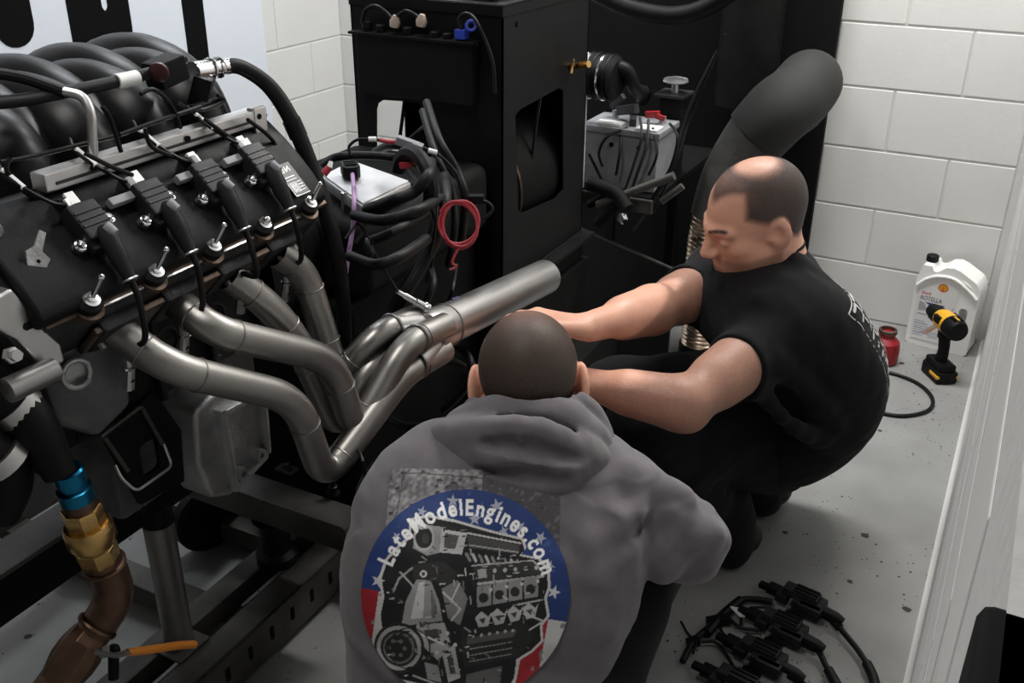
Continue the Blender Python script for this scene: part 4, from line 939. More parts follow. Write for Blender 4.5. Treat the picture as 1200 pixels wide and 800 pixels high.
# intake manifold: paired arched runners over a plenum
im = mk('intake_manifold', [box((XC-.135, .80, ZC+.19), (XC+.135, YR, ZC+.30)), tube([(XC, .78, ZC+.32), (XC, .80, ZC+.32), (XC, 1.27, ZC+.32), (XC, 1.29, ZC+.32)], [.05, .075, .075, .04], 20)], 'black_plastic', eng, bevel=.01)
for i in range(4):
    y = .845+i*.111
    for s, yo, hz in ((1, -.012, 0), (-1, .034, .012)):
        P = [(XC+s*.150, y+yo, ZC+.205), (XC+s*.152, y+yo, ZC+.265), (XC+s*.115, y+yo, ZC+.335+hz), (XC+s*.02, y+yo, ZC+.358+hz), (XC-s*.075, y+yo, ZC+.325+hz), (XC-s*.12, y+yo, ZC+.255)]
        mk('intake_runner', tube(spline(P, 7), [.042, .047, .052, .053, .051, .045], 24, flat=(1.0, 1.0), up0=(0, 1, 0)), 'gloss_plastic', im, angle=70)
# hose run along the top with its couplings
hz_ = mk('vapour_hose', [tube(spline([pX(-30, 122, -1.12), pX(20, 118, -1.12), pX(60, 111, -1.12), pX(130, 97, -1.12), pX(185, 83, -1.12)], 6), .0085, 12)], 'rubber', eng)
mk('hose_upper', [tube(spline([pX(-20, 84, -1.14), pX(25, 91, -1.13), pX(75, 108, -1.11)], 6), .0075, 10)], 'rubber', hz_)
mk('hose_band', [tube([pX(136, 96, -1.119), pX(160, 91, -1.119)], .0105, 14)], 'white_tape', hz_)
mk('bent_pipe', [tube(bends([pX(73, 107, -1.11), pX(98, 112, -1.09), pX(108, 135, -1.075), pX(109, 186, -1.08)], .03), .0065, 12)], 'aluminium', hz_)
mk('sensor_block', [obox(pX(194, 83, -1.12), np.stack([nrm(A(.1, 1, .18)), nrm(A(1, -.1, 0)), nrm(A(0, -.18, 1))], 1), (.026, .020, .019))], 'black_plastic', hz_, bevel=.005)
mk('sensor_lid', [obox(pX(198, 73, -1.12), np.stack([nrm(A(.1, 1, .18)), nrm(A(1, -.1, 0)), nrm(A(0, -.18, 1))], 1), (.022, .016, .004))], 'coil_plastic', hz_, bevel=.002)
mk('red_cap', [lathe([(.014, 0), (.014, .006), (.011, .008)], pX(187, 84, -1.105), (.5, -1, -.1), 18)], 'dark_red', hz_)
# large hose arching off the back of the engine
bh = mk('breather_hose', [tube(spline([pX(262, 77, -1.12), pX(285, 80, -1.11), pX(318, 104, -1.09), pX(346, 150, -1.06), pX(371, 215, -1.03), pX(389, 275, -1.00), pX(400, 330, -.99), pX(404, 400, -1.0)], 8), [.0115, .012, .013, .0135, .014, .014, .013, .013], 16)], 'rubber', eng)
mk('hose_cuff', tube([pX(341, 140, -1.065), pX(350, 160, -1.057)], .0152, 16), 'rubber', bh)
mk('hose_fitting', [tube([pX(226, 84, -1.12), pX(240, 82, -1.12), pX(252, 79, -1.12), pX(268, 77, -1.12)], [.015, .015, .012, .013], 14), torus(pX(246, 81, -1.12), pX(268, 77, -1.12)-pX(226, 84, -1.12), .0145, .003, 18, 8), torus(pX(256, 79, -1.12), pX(268, 77, -1.12)-pX(226, 84, -1.12), .0135, .003, 18, 8)], 'chrome', bh)
mk('map_sensor', [obox(pX(236, 106, -1.11), frame((.3, .2, 1)), (.016, .014, .022)), tube([pX(225, 128, -1.1), pX(255, 116, -1.1)], .007, 10)], 'black_plastic', bh, bevel=.003)
# wiring over the head
wl_ = [([(0, 190), (30, 185), (60, 178), (100, 168), (140, 158)], -1.09), ([(12, 185), (8, 200), (30, 225), (60, 240), (75, 250)], -1.08), ([(165, 110), (180, 105), (200, 122), (212, 150)], -1.08), ([(170, 150), (178, 172), (205, 184), (225, 190)], -1.05), ([(208, 120), (222, 128), (240, 128), (262, 118), (255, 112)], -1.09), ([(120, 125), (130, 140), (142, 178)], -1.07), ([(100, 180), (130, 195), (155, 205)], -1.05),
       ([(240, 140), (265, 158), (275, 165)], -1.05), ([(140, 158), (190, 140), (235, 125)], -1.08), ([(290, 140), (320, 165), (335, 200)], -1.05)]
for pts, xx in wl_:
    mk('harness_wire', tube(spline([pX(*p, xx) for p in pts], 6), .0032, 7), 'cable', eng)
mk('harness_plug', [obox(pX(300, 140, -1.10), frame((.2, .6, .8)), (.009, .010, .016)), obox(pX(310, 152, -1.09), frame((.4, .6, .6)), (.008, .008, .014))], 'black_plastic', eng, bevel=.002)
mk('harness_clips', [obox(pX(222, 108, -1.16), frame((.2, 1, .2)), (.008, .012, .016)), obox(pX(236, 128, -1.15), frame((.2, 1, .2)), (.009, .010, .014))], 'black_plastic', eng, bevel=.002)
# exhaust header
R1 = .0235
hdr = mk('header_flange', [_bp([(.256, .110), (.312, .110), (.312, .119), (.256, .119)], YP[0]-.045, YP[3]+.045, 1)], 'rust_flange', eng, bevel=.002)
CA, CB = A(-.878, 1.385, .722), A(-.872, 1.845, .664); ca = nrm(CB-CA)
cs = nrm(np.cross(ca, A(0, 0, 1))); cu_ = np.cross(cs, ca)
ent = [CA-ca*.10+cs*.026-cu_*.030, CA-ca*.10+cs*.027+cu_*.018, CA-ca*.11-cs*.026-cu_*.022, CA-ca*.10-cs*.026+cu_*.026]
paths = [[bk(.285, .118, YP[0]), pX(200, 432, -.945), pX(346, 466, -.885), pX(380, 562, -.885), ent[0]-ca*.03+A(.0, 0, -.004), ent[0]+ca*.10],
         [bk(.285, .118, YP[1]), pX(250, 388, -.945), pX(388, 420, -.895), pX(417, 508, -.885), ent[1]-ca*.03, ent[1]+ca*.10],
         [bk(.285, .118, YP[2]), pX(318, 360, -.985), pX(352, 405, -.965), pX(396, 505, -.945), ent[2]-ca*.04, ent[2]+ca*.10],
         [bk(.285, .118, YP[3]), pX(356, 318, -1.00), pX(374, 372, -.985), pX(396, 446, -.96), ent[3]-ca*.04, ent[3]+ca*.10]]
for i, P in enumerate(paths):
    c = bends(P, [.06, .055, .05, .05], 8); tb = mk('primary_tube', tube(c, R1, 20, caps=False), 'stainless', hdr, angle=60)
    for j in (1, 9, 18, 27, 36):
        if j < len(c)-1: mk('weld', torus(c[j], c[j+1]-c[j-1], R1+.0002, .0013, 24, 6), 'stainless', tb)
prof = []
mg = []
V = []; 
def ring(c_, rx, n=24, lob=0.):
    out = []
    for k in range(n):
        a = 2*math.pi*k/n; r = rx*(1+lob*math.cos(4*(a-math.pi/4))); out.append(c_+(cs*math.cos(a)+cu_*math.sin(a))*r)
    return out
col_ = mk('collector', [lathe([(.0405, -.022), (.0425, -.012), (.0415, .02), (.0395, .046)], CA, ca, 32)], 'stainless_bright', hdr, angle=60)
for e_ in ent:
    off_ = (e_-CA)-ca*np.dot(e_-CA, ca); mk('merge_cone', [tube([e_+ca*.008, e_+ca*.05-off_*.25, CA-off_*-.42, CA+ca*.03+off_*.3], [R1+.0012, .0255, .0245, .022], 20, caps=False)], 'stainless_bright', col_, angle=70)
mk('weld', [torus(CA+ca*.046, ca, .0395, .0022, 28, 6)], 'stainless', col_)
mk('slip_pipe', [pipe(CA+ca*.04, CB, .0382, .0362, 32)], 'stainless_bright', hdr)
for e_ in (ent[0], ent[1], ent[3]): mk('weld', torus(e_+ca*.008, ca, R1+.001, .0026, 24, 6), 'stainless_bright', col_)
mk('marker_stripe', [tube([CA+ca*.085+cu_*.0384-cs*.012, CA+ca*.105+cu_*.0386-cs*.008], .004, 6, flat=(1, .4))], 'purple_ink', col_)
# oxygen sensor
o0 = CA-ca*.01+cu_*.046-cs*.005; od = nrm(o0-pD(440, 318, 1.50)*1); od = nrm(pX(445, 330, -.93)-o0)
sn = mk('oxygen_sensor', [lathe([(.010, 0), (.010, .008), (.0075, .010), (.0075, .03), (.006, .032), (.006, .055), (.0045, .058), (.0045, .072)], o0, od, 12)], 'chrome', hdr)
mk('sensor_lead', tube(spline([o0+od*.07, pX(441, 300, -.97), pX(432, 280, -1.0), pX(420, 262, -1.03), pX(405, 280, -1.04)], 6), .0028, 7), 'cable', sn)
# bell housing and adapter behind the block
mk('bell_housing', [lathe([(.19, 0), (.19, .02), (.175, .03), (.14, .17), (.13, .19), (.13, .21)], (XC, YR, ZC), (0, 1, 0), 32)], 'black_steel', eng, angle=40)
# front end: cover, pump, bracket, tube
fc = mk('front_cover', [box((XC-.13, YF-.05, ZC-.10), (XC+.14, YF+.02, ZC+.16))], 'dark_cast', eng, bevel=.012)
mk('water_pump', [lathe([(.065, 0), (.07, .03), (.05, .06), (.05, .09)], (XC, YF-.05, ZC+.10), (0, -1, 0), 24), cyl((XC+.02, YF-.07, ZC+.10), (XC+.25, YF-.05, ZC+.08), .035, 18)], 'dark_cast', eng)
mk('damper', [lathe([(.09, 0), (.098, .005), (.098, .045), (.09, .05), (.06, .05), (.05, .03)], (XC, YF-.05, ZC), (0, -1, 0), 28)], 'black_steel', eng)
bpx = [tuple(pX(*p, -1.0)[1:]) for p in [(-30, 350), (0, 346), (14, 338), (24, 350), (50, 384), (72, 404), (77, 424), (58, 434), (40, 420), (20, 398), (0, 388), (-30, 380)]]
br = mk('pump_bracket', [prism(bpx, (-1.022, 0, 0), (0, 1, 0), (0, 0, 1), 0, .022)], 'aluminium', eng, bevel=.004, seg=3)
mk('bracket_web', [prism([tuple(pX(*p, -1.03)[1:]) for p in [(30, 330), (75, 395), (110, 400), (130, 375), (90, 330), (50, 300)]], (-1.06, 0, 0), (0, 1, 0), (0, 0, 1), 0, .02)], 'grey_cast', br, bevel=.006)
mk('stub_tube', [cyl(pX(8, 458, -.99), pX(64, 432, -.985), .0155, 18)], 'stainless_bright', eng)
mk('bracket_bolt', [lathe([(.010, 0), (.010, .008), (.007, .009), (.007, .02)], pX(12, 416, -.985), (1, -.2, .3), 6)], 'aluminium', br)
mk('core_ring', [torus(pX(90, 438, -1.03), (1, -.25, .1), .0185, .004, 24, 8, (.4, 5.6)), lathe([(.021, -.012), (.021, 0), (.016, 0), (.015, -.006)], pX(90, 438, -1.035), (1, -.25, .1), 20)], 'cast_aluminium', eng)
mk('head_end_casting', [prism([(-.06, .05), (.03, .06), (.06, .02), (.055, -.07), (.0, -.10), (-.05, -.06)], pX(88, 430, -1.07), (.25, .97, 0), (0, 0, 1), -.02, .03)], 'grey_cast', eng, bevel=.01)
ch_ = mk('coolant_hose', [tube(spline([pX(-40, 450, -1.05), pX(5, 465, -1.04), pX(35, 492, -1.02), pX(55, 525, -1.01), pX(70, 556, -1.0)], 7), [.034, .032, .029, .025, .020], 18)], 'rubber', eng)
for a_, b_, r in (((10, 470), (24, 481), .0325), ((-6, 530), (8, 542), .032)): mk('hose_clamp', tube([pX(*a_, -1.035), pX(*b_, -1.03)], r, 20), 'aluminium', ch_)
mk('lower_hose', [tube(spline([pX(-50, 515, -1.05), pX(-5, 530, -1.04), pX(10, 560, -1.05), pX(-5, 600, -1.07)], 6), .030, 16)], 'rubber', ch_)
# steel mounting bracket hung on the block: plates and bent rod
mb = mk('side_bracket', [plate([(.0, .0), (.10, .03), (.14, -.06), (.13, -.15), (.04, -.14)], [rrect(.055, -.10, .09, -.045, .01)], pX(118, 512, -1.09), (0, 1, 0), (0, 0, 1), .008)], 'black_steel_rough', eng, bevel=.002)
mk('flange_edge', [tube(bends([pX(118, 512, -1.078), pX(165, 476, -1.078), pX(190, 520, -1.078)], .006), .0035, 6), tube([pX(122, 512, -1.078), pX(150, 552, -1.078)], .0035, 6)], 'frame_steel', mb)
mk('bent_rod', [tube(bends([pX(135, 545, -1.06), pX(142, 560, -1.05), pX(160, 576, -1.04), pX(202, 546, -1.05), pX(192, 520, -1.06)], .012), .0022, 7)], 'aluminium', mb)
# ================================================================== test stand the engine sits on
ct = thing('engine_stand', 'dark steel wheeled test stand with long rails under the engine', 'stand', (-1.3, 1.0, 0))
mk('rail', box((-1.315, .15, .07), (-1.262, 1.48, .12)), 'frame_steel', ct, bevel=.004)
rb_ = mk('rail', [box((-1.215, .15, .112), (-1.150, 1.48, .118)), box((-1.156, .15, .02), (-1.150, 1.48, .118)), box((-1.215, .15, .02), (-1.209, 1.48, .118))], 'frame_steel', ct, bevel=.002)
for i in range(15): mk('slot', prism(rrect(.452+i*.065, .055, .464+i*.065, .088, .005), (-1.151, 0, 0), (0, 1, 0), (0, 0, 1), 0, .0016), 'banner_black', rb_)
mk('rail', box((-1.98, .15, .06), (-1.92, 1.48, .12)), 'frame_steel', ct, bevel=.004)
for y in (.35, 1.18, 1.44): mk('floor_crossbar', box((-1.95, y-.03, .02), (-1.165, y+.03, .07)), 'frame_steel', ct, bevel=.003)
# upper beams
mk('beam', [box((-1.39, .05, .35), (-1.325, 1.28, .44))], 'black_steel', ct, bevel=.004)
mk('beam_cap', [box((-1.40, .05, .44), (-1.318, 1.28, .449))], 'frame_steel', ct, bevel=.002)
mk('beam', [box((-1.76, .05, .35), (-1.70, 1.28, .44))], 'black_steel', ct, bevel=.004)
for x, y in ((-1.73, .2), (-1.36, .2), (-1.73, 1.25)): mk('post', box((x-.025, y-.025, .06), (x+.025, y+.025, .36)), 'black_steel', ct, bevel=.003)
# cross-member behind the header with its bolts
cm = mk('cross_member', [box((-1.56, 1.285, .235), (-1.035, 1.355, .298))], 'frame_steel', ct, bevel=.004)
mk('end_plate', box((-1.036, 1.28, .20), (-1.028, 1.36, .30)), 'frame_steel', cm, bevel=.001)
q1 = pZ(336, 551, .30); mk('weld_nut', [box(q1-A(.022, .014, 0), q1+A(.022, .014, .006)), lathe([(.008, 0), (.008, .012)], q1+A(0, 0, .005), (0, 0, 1), 6)], 'frame_steel', cm, bevel=.001)
q2 = pZ(391, 580, .30); mk('levelling_bolt', [lathe([(.012, 0), (.014, .006), (.010, .012), (.010, .022), (.006, .024), (.006, .042)], q2, (0, 0, 1), 12)], 'black_steel', cm)
mk('rubber_mount', [lathe([(.045, 0), (.045, .02), (.032, .03), (.032, .10), (.045, .11)], (-1.25, 1.32, .12), (0, 0, 1), 20)], 'rubber', ct)
for x in (-1.47,): mk('upright', box((x-.025, 1.295, .29), (x+.025, 1.345, .66)), 'black_steel', ct, bevel=.003)
# support leg below the mount
lg = A(*pZ(211, 755, .12)); lg[2] = .12
sl = mk('support_leg', [lathe([(.0275, 0), (.0275, .30), (.024, .318)], lg, (0, 0, 1), 24)], 'steel_tube', ct)
mk('leg_cap', [lathe([(.029, .29), (.029, .315), (.022, .325)], lg, (0, 0, 1), 24)], 'black_steel', sl)
mk('mount_cup', [lathe([(.022, .325), (.026, .34), (.026, .355), (.014, .36), (.014, .42), (.02, .425), (.02, .45)], lg, (0, 0, 1), 18)], 'black_steel_rough', sl)
mk('leg_foot', [box(lg-A(.04, .04, .0), lg+A(.04, .04, .006))], 'frame_steel', sl, bevel=.002)
# casters
for i, (x, y) in enumerate(((-1.53, 1.40), (-1.53, .25), (-1.12, .22))):
    w = mk('caster_wheel', [lathe([(.03, -.022), (.075, -.022), (.085, -.012), (.085, .012), (.075, .022), (.03, .022)], (x, y, .085), (.95, -.3, 0), 28)], 'rubber', ct)
    mk('hub', [lathe([(.035, -.024), (.035, .024)], (x, y, .085), (.95, -.3, 0), 20)], 'black_steel', w)
    mk('fork', [box((x-.04, y-.012, .08), (x-.032, y+.05, .20)), box((x+.032, y-.012, .08), (x+.04, y+.05, .20)), box((x-.04, y-.02, .18), (x+.04, y+.055, .24))], 'black_steel', w, bevel=.002)
# ------------------------------------------------------------------ coolant drain line: blue, brass and copper fittings
pl = thing('coolant_pipe', 'blue, brass and copper pipe with orange-handled valve hanging below the engine front', 'pipe', pX(110, 640, -1.0))
def seg(name, a, b, prof, m, sg=22, parent=None, xx=-1.0):
    a = pX(*a, xx); b = pX(*b, xx); L = np.linalg.norm(b-a); return mk(name, [lathe([(r, h*L) for r, h in prof], a, b-a, sg)], m, parent or pl)
seg('blue_union', (78, 549), (92, 586), [(.018, 0), (.0205, .05), (.0205, .40), (.0175, .45), (.0175, .55), (.0225, .6), (.0225, .95), (.018, 1)], 'blue_anodised', 24)
seg('adapter', (90, 582), (97, 600), [(.020, 0), (.022, .3), (.022, 1)], 'copper')
bu = seg('brass_union', (94, 594), (117, 655), [(.0245, 0), (.0265, .03), (.0265, .30), (.0245, .33), (.0255, .36), (.0300, .40), (.0315, .50), (.0300, .60), (.0265, .64), (.0265, .70), (.0285, .72), (.0285, .93), (.026, 1)], 'brass', 8)
seg('union_ring', (101, 613), (110, 636), [(.029, 0), (.0325, .2), (.0325, .8), (.029, 1)], 'brass', 28, bu)
el = mk('copper_elbow', [tube(spline([pX(116, 651, -1.0), pX(128, 672, -1.0), pX(133, 698, -1.0), pX(120, 725, -1.01), pX(106, 745, -1.02)], 6), [.025, .0265, .0265, .0255, .0255], 22)], 'copper', pl)
a, b_ = pX(116, 650, -1.0), pX(122, 661, -1.0); mk('elbow_bead', [torus(b_, b_-a, .0262, .004, 26, 8)], 'copper', el)
a, b_ = pX(122, 722, -1.008), pX(114, 733, -1.012); mk('elbow_bead', [torus(b_, b_-a, .0262, .004, 26, 8)], 'copper', el)
vb = mk('valve_body', [tube([pX(108, 742, -1.02), pX(100, 752, -1.02), pX(94, 762, -1.025), pX(84, 776, -1.03), pX(70, 796, -1.04)], [.027, .030, .033, .033, .028], 10)], 'copper', pl, bevel=.002)
mk('lower_pipe', [tube([pX(70, 794, -1.04), pX(30, 850, -1.06), pX(10, 890, -1.07)], .026, 20)], 'copper', pl)
vs = pX(118, 762, -1.0); mk('valve_stem', [cyl(pX(100, 764, -1.02), vs, .009, 12), lathe([(.011, 0), (.011, .008)], vs, vs-pX(100, 764, -1.02), 6)], 'aluminium', vb)
h0, h1, h2 = pX(112, 764, -.99), pX(150, 764, -1.0), pX(228, 755, -1.0)
hn = mk('valve_handle', [tube([h0, pX(135, 768, -.99), h1], .006, 10, flat=(1, .6))], 'steel_tube', vb)
gp = mk('handle_grip', [tube(spline([h1-(h2-h1)*.02, h1+(h2-h1)*.3, h1+(h2-h1)*.7+A(0, 0, .002), h2], 4), [.0055, .0065, .0065, .0062], 14)], 'orange_vinyl', pl); gp['label'] = 'orange grip of the valve lever'
sb = pX(133, 794, -1.03); mk('drain_screw', [cyl(sb, sb+A(0, .01, .045), .008, 12), ball(sb+A(0, .01, .045), .010, 10)], 'black_steel', pl)
# ================================================================== dyno cabinet
CX0, CX1, CY0, CY1, CZ0, CZ1 = -1.465, -1.06, 2.0, 2.475, .56, 1.2
cb = thing('dyno_cabinet', 'tall black steel cabinet with cut-out sides behind the engine', 'cabinet', (-1.26, 2.24, 0))
fh = [tuple(A(*pY(*p, 2.0))[[0, 2]]) for p in [(441, 330), (441, 128), (443, 121), (449, 117), (490, 120), (499, 135), (535, 200), (545, 260), (545, 330)]]
mk('front_panel', [plate([(CX0, CZ0-.1), (CX1, CZ0-.1), (CX1, CZ1), (CX0, CZ1)], [fh], (0, CY0+.004, 0), (1, 0, 0), (0, 0, 1), .004)], 'black_steel', cb)
rh = [tuple(A(*pX(*p, CX1))[[1, 2]]) for p in [(604, 135), (610, 128), (655, 103), (660, 106), (660, 222), (652, 232), (612, 250), (607, 246)]]
mk('side_panel', [plate([(CY0, CZ0-.02), (CY1, CZ0-.02), (CY1, CZ1), (CY0, CZ1)], [rh], (CX1-.004, 0, 0), (0, 1, 0), (0, 0, 1), .004)], 'black_steel', cb)
mk('side_panel', [plate([(CY0, CZ0-.1), (CY1, CZ0-.1), (CY1, CZ1), (CY0, CZ1)], [rrect(CY0+.02, .66, CY0+.21, 1.0, .03)], (CX0, 0, 0), (0, 1, 0), (0, 0, 1), .004)], 'black_steel', cb)
mk('back_panel', [box((CX0, CY1-.005, CZ0-.1), (CX1, CY1, CZ1))], 'black_steel', cb)
mk('top_panel', [box((CX0-.004, CY0-.004, CZ1), (CX1+.004, CY1, CZ1+.006))], 'black_steel', cb, bevel=.002)
mk('top_lip', [box((CX1-.002, CY0-.004, CZ1-.022), (CX1+.003, CY1, CZ1+.004)), box((CX0, CY0-.006, CZ1-.02), (CX1+.003, CY0-.001, CZ1+.004))], 'black_steel', cb, bevel=.0015)
mk('base', [box((CX0-.02, CY0-.02, 0), (CX1+.02, CY1+.02, .46)), box((CX0-.01, CY0-.01, .46), (CX1+.005, CY1+.01, CZ0-.018))], 'black_steel_rough', cb, bevel=.006)
mk('skid', [box((-1.62, 1.50, 0), (-.96, 2.56, .24))], 'black_steel_rough', cb, bevel=.01)
mk('drive_guard', [box((-1.45, 1.46, .24), (-1.12, 1.985, .69))], 'black_steel_rough', cb, bevel=.02, seg=3)
mk('base_flange', [box((CX1-.01, CY0-.02, CZ0-.035), (CX1+.035, CY1+.02, CZ0-.022))], 'black_steel', cb, bevel=.002)
ab = mk('absorber_drum', [lathe([(.03, 0), (.165, .0), (.172, .01), (.172, .30), (.16, .31)], (-1.245, CY0+.07, .74), (0, 1, 0), 40)], 'black_steel_rough', cb)
mk('drum_band', [torus((-1.245, CY0+.12, .74), (0, 1, 0), .173, .006, 40, 6)], 'rust_flange', ab)
# electronics box on its front
eb = mk('control_box', [box((-1.43, CY0-.035, .985), (-1.12, CY0-.001, 1.13))], 'black_steel', cb, bevel=.004)
mk('box_ledge', [box((-1.44, CY0-.05, 1.122), (-1.11, CY0, 1.128))], 'black_steel', eb, bevel=.001)
for p in ((558, 52), (557, 97), (430, 82)): mk('screw', [lathe([(.0055, 0), (.0055, .003), (.003, .004)], pY(*p, CY0-.005), (0, -1, 0), 12)], 'chrome', eb)
for p in ((430, 26), (446, 30), (478, 33), (510, 38), (525, 40)):
    mk('socket', [lathe([(.012, 0), (.012, .012), (.008, .014)], pY(p[0], p[1]+6, CY0-.025), (0, 0, 1), 12)], 'black_plastic', eb)
for i, p in enumerate(((462, 25), (493, 24))):
    c = pY(*p, CY0-.03); mk('plug', [lathe([(.011, 0), (.013, .012), (.006, .026)], c+A(0, 0, -.012), (.2, 0, 1), 12)], 'beige_plug', eb)
mk('blue_plug', [obox(pY(541, 40, CY0-.03), np.eye(3), (.013, .010, .010)), torus(pY(552, 30, CY0-.03), (.5, -1, .4), .010, .004, 16, 8)], 'blue_clip', eb, bevel=.001)
for pts in ([(424, 28), (428, 12), (440, 7), (452, 14), (461, 24)], [(464, 20), (475, 13), (486, 17), (492, 23)], [(541, 36), (538, 22), (546, 16), (556, 22), (568, 45), (578, 75), (580, 110)]):
    mk('lead', tube(spline([pY(*p, CY0-.03) for p in pts], 6), .0042, 8), 'cable', eb)
mk('door_pull', [tube(bends([pX(669, 86, CX1+.02), pX(672, 70, CX1+.02), pX(672, 76, CX1+.05)], .004), .004, 8), tube([pX(668, 78, CX1), pX(690, 75, CX1+.06)], .009, 10)], 'brass', cb)
mk('side_bolt', [lathe([(.006, 0), (.006, .004)], pX(606, 28, CX1), (1, 0, 0), 10)], 'black_steel', cb)
# cables seen in the openings
for i, pts in enumerate(([(474, 118), (472, 135), (468, 165)], [(634, 108), (628, 150), (622, 200), (617, 250)], [(655, 175), (648, 200), (640, 225), (625, 235), (612, 225)], [(600, 180), (604, 210), (612, 235)])):
    yy = CY0+.03
    mk('inner_cable', tube(spline([(pY(*p, yy) if i == 0 else pX(*p, CX1-.03)) for p in pts], 6), .0045, 8), 'cable', cb)
mk('strap', [box((-1.13, 2.12, .58), (-1.125, 2.16, .80))], 'beige_plug', cb)
# crumpled white paper on the cabinet top
pg = []
g = np.random.default_rng(12)
n_ = 9; Vp = []; Fp = []
for i in range(n_):
    for j in range(n_): Vp.append((-1.19+.10*i/(n_-1)+g.uniform(-.004, .004), 2.02+.20*j/(n_-1)+g.uniform(-.004, .004), CZ1+.009+g.uniform(0, .022)))
for i in range(n_-1):
    for j in range(n_-1): a = i*n_+j; Fp.append((a, a+n_, a+n_+1, a+1))
pp = mk('crumpled_paper', [(Vp, Fp)], 'white_tape', None, label='crumpled white paper lying on top of the black cabinet', cat='paper', smooth=False, loc=(-1.14, 2.12, CZ1+.006))
sm = pp.modifiers.new('thick', 'SOLIDIFY'); sm.thickness = .0015
# ------------------------------------------------------------------ control unit and wiring between engine and cabinet
ec = thing('control_unit', 'silver aluminium control unit with black plug and purple wire behind the engine', 'control unit', (-1.18, 1.6, .88))
E4 = [pZ(*p, .90) for p in [(377, 205), (412, 187), (482, 212), (425, 240)]]
def quadbox(q, z0, z1): return [(p[0], p[1], z) for z in (z0, z1) for p in q], [(0, 1, 2, 3)[::-1], (4, 5, 6, 7)]+[(i, (i+1) % 4, 4+(i+1) % 4, 4+i) for i in range(4)]
def ccw(q): 
    ar = sum(q[i][0]*q[(i+1) % 4][1]-q[(i+1) % 4][0]*q[i][1] for i in range(4)); return q if ar > 0 else q[::-1]
E4 = ccw(E4); cE = sum(E4)/4
mk('case', [quadbox(E4, .872, .897)], 'aluminium', ec, bevel=.004)
mk('lid', [quadbox([cE+(p-cE)*.95 for p in E4], .896, .901)], 'matt_aluminium', ec, bevel=.002)
mk('case_foot', obox(pZ(480, 222, .87), frame((1, .4, 0)), (.02, .008, .006)), 'chrome', ec, bevel=.002)
mk('case_foot', obox(pZ(405, 236, .88), frame((1, -.4, 0)), (.008, .02, .005)), 'chrome', ec, bevel=.002)
pc = pZ(411, 206, .905); pdv = nrm(pZ(418, 220, .905)-pZ(404, 192, .905)); ps = np.cross(A(0, 0, 1), pdv)
pk = mk('plug', [prism([(-.028, -.012), (-.02, -.018), (.02, -.018), (.03, -.010), (.03, .010), (.02, .018), (-.02, .018), (-.028, .012)], pc, pdv, ps, 0, .026)], 'black_plastic', ec, bevel=.003)
mk('plug_ribs', [obox(pc+pdv*(-.01+.012*k)+A(0, 0, .027), np.stack([pdv, ps, A(0, 0, 1)], 1), (.002, .012, .002)) for k in range(3)], 'black_plastic', pk)
mk('purple_wire', tube(spline([pc+pdv*.03+A(0, 0, .012), pX(415, 232, -1.06), pX(413, 270, -1.05), pX(408, 300, -1.04), pX(404, 330, -1.04)], 6), .0042, 8), 'purple_wire', ec)
wb_ = thing('wiring_loom', 'tangle of thick black cables between the engine and the black cabinet', 'cable', (-1.1, 1.75, .5))
mk('tray', [box((-1.46, 1.47, .70), (-1.08, 1.98, .86))], 'black_steel_rough', wb_, bevel=.03, seg=4)
loom = [([(520, 205), (522, 235), (512, 275), (495, 310), (470, 352), (450, 380)], 1.80, .014), ([(505, 215), (510, 250), (502, 285), (480, 325), (460, 360)], 1.86, .011), ([(500, 120), (515, 165), (535, 200), (545, 235), (540, 290)], 1.93, .011), ([(495, 130), (510, 180), (530, 225), (532, 275), (525, 310)], 1.90, .009),
        ([(430, 245), (460, 235), (485, 225), (502, 205), (505, 190)], 1.74, .013), ([(415, 252), (450, 258), (490, 246), (515, 232)], 1.70, .012), ([(425, 285), (460, 272), (500, 250)], 1.66, .010), ([(410, 300), (440, 310), (470, 300), (500, 280)], 1.62, .012),
        ([(380, 192), (395, 184), (430, 182), (470, 186), (500, 196)], 1.88, .010), ([(440, 178), (460, 170), (490, 175), (515, 185), (535, 205)], 1.92, .011), ([(500, 300), (508, 330), (500, 360), (520, 395)], 1.85, .009), ([(535, 310), (530, 340), (520, 370)], 1.93, .005), ([(505, 210), (512, 240), (506, 290), (488, 335)], 1.78, .0035), ([(480, 200), (500, 232), (512, 275), (500, 330)], 1.82, .0035),
        ([(420, 390), (460, 410), (520, 420), (560, 440)], 2.0, .012), ([(530, 400), (550, 420), (548, 450), (520, 480)], 1.9, .010), ([(440, 480), (480, 500), (530, 490), (560, 470)], 1.8, .011), ([(410, 510), (425, 540), (430, 580)], 1.6, .004)]
for pts, dd, r in loom:
    mk('black_cable', tube(spline([pD(*p, dd+(.10 if k in (0, len(pts)-1) else 0)) for k, p in enumerate(pts)], 7), r*.8, 12), 'rubber' if r > .006 else 'cable', wb_)
mk('corrugated_guard', [torus(pD(485, 215, 1.80), nrm(RT*.7+FW*.5+UP*.2), .055, .014, 24, 8, (.2, 3.6))], 'rubber', wb_)
mk('cable_clip', [torus(pD(432, 290, 1.57), nrm(RT+.3*UP), .012, .005, 16, 8), obox(pD(427, 283, 1.575), frame((.3, .5, .6)), (.006, .012, .010))], 'black_plastic', wb_)
mk('split_plug', [obox(pD(478, 168, 1.86), frame(nrm(RT+.0*UP-.35*UP)), (.009, .008, .022)), obox(pD(489, 172, 1.86), frame(nrm(RT-.35*UP)), (.011, .007, .010))], 'grey_plastic', wb_, bevel=.002)
for a_, b_ in (((432, 163), (441, 163)), ((502, 176), (512, 179))): mk('white_sleeve', tube([pD(*a_, 1.86), pD(*b_, 1.86)], .0048, 10), 'white_tape', wb_)
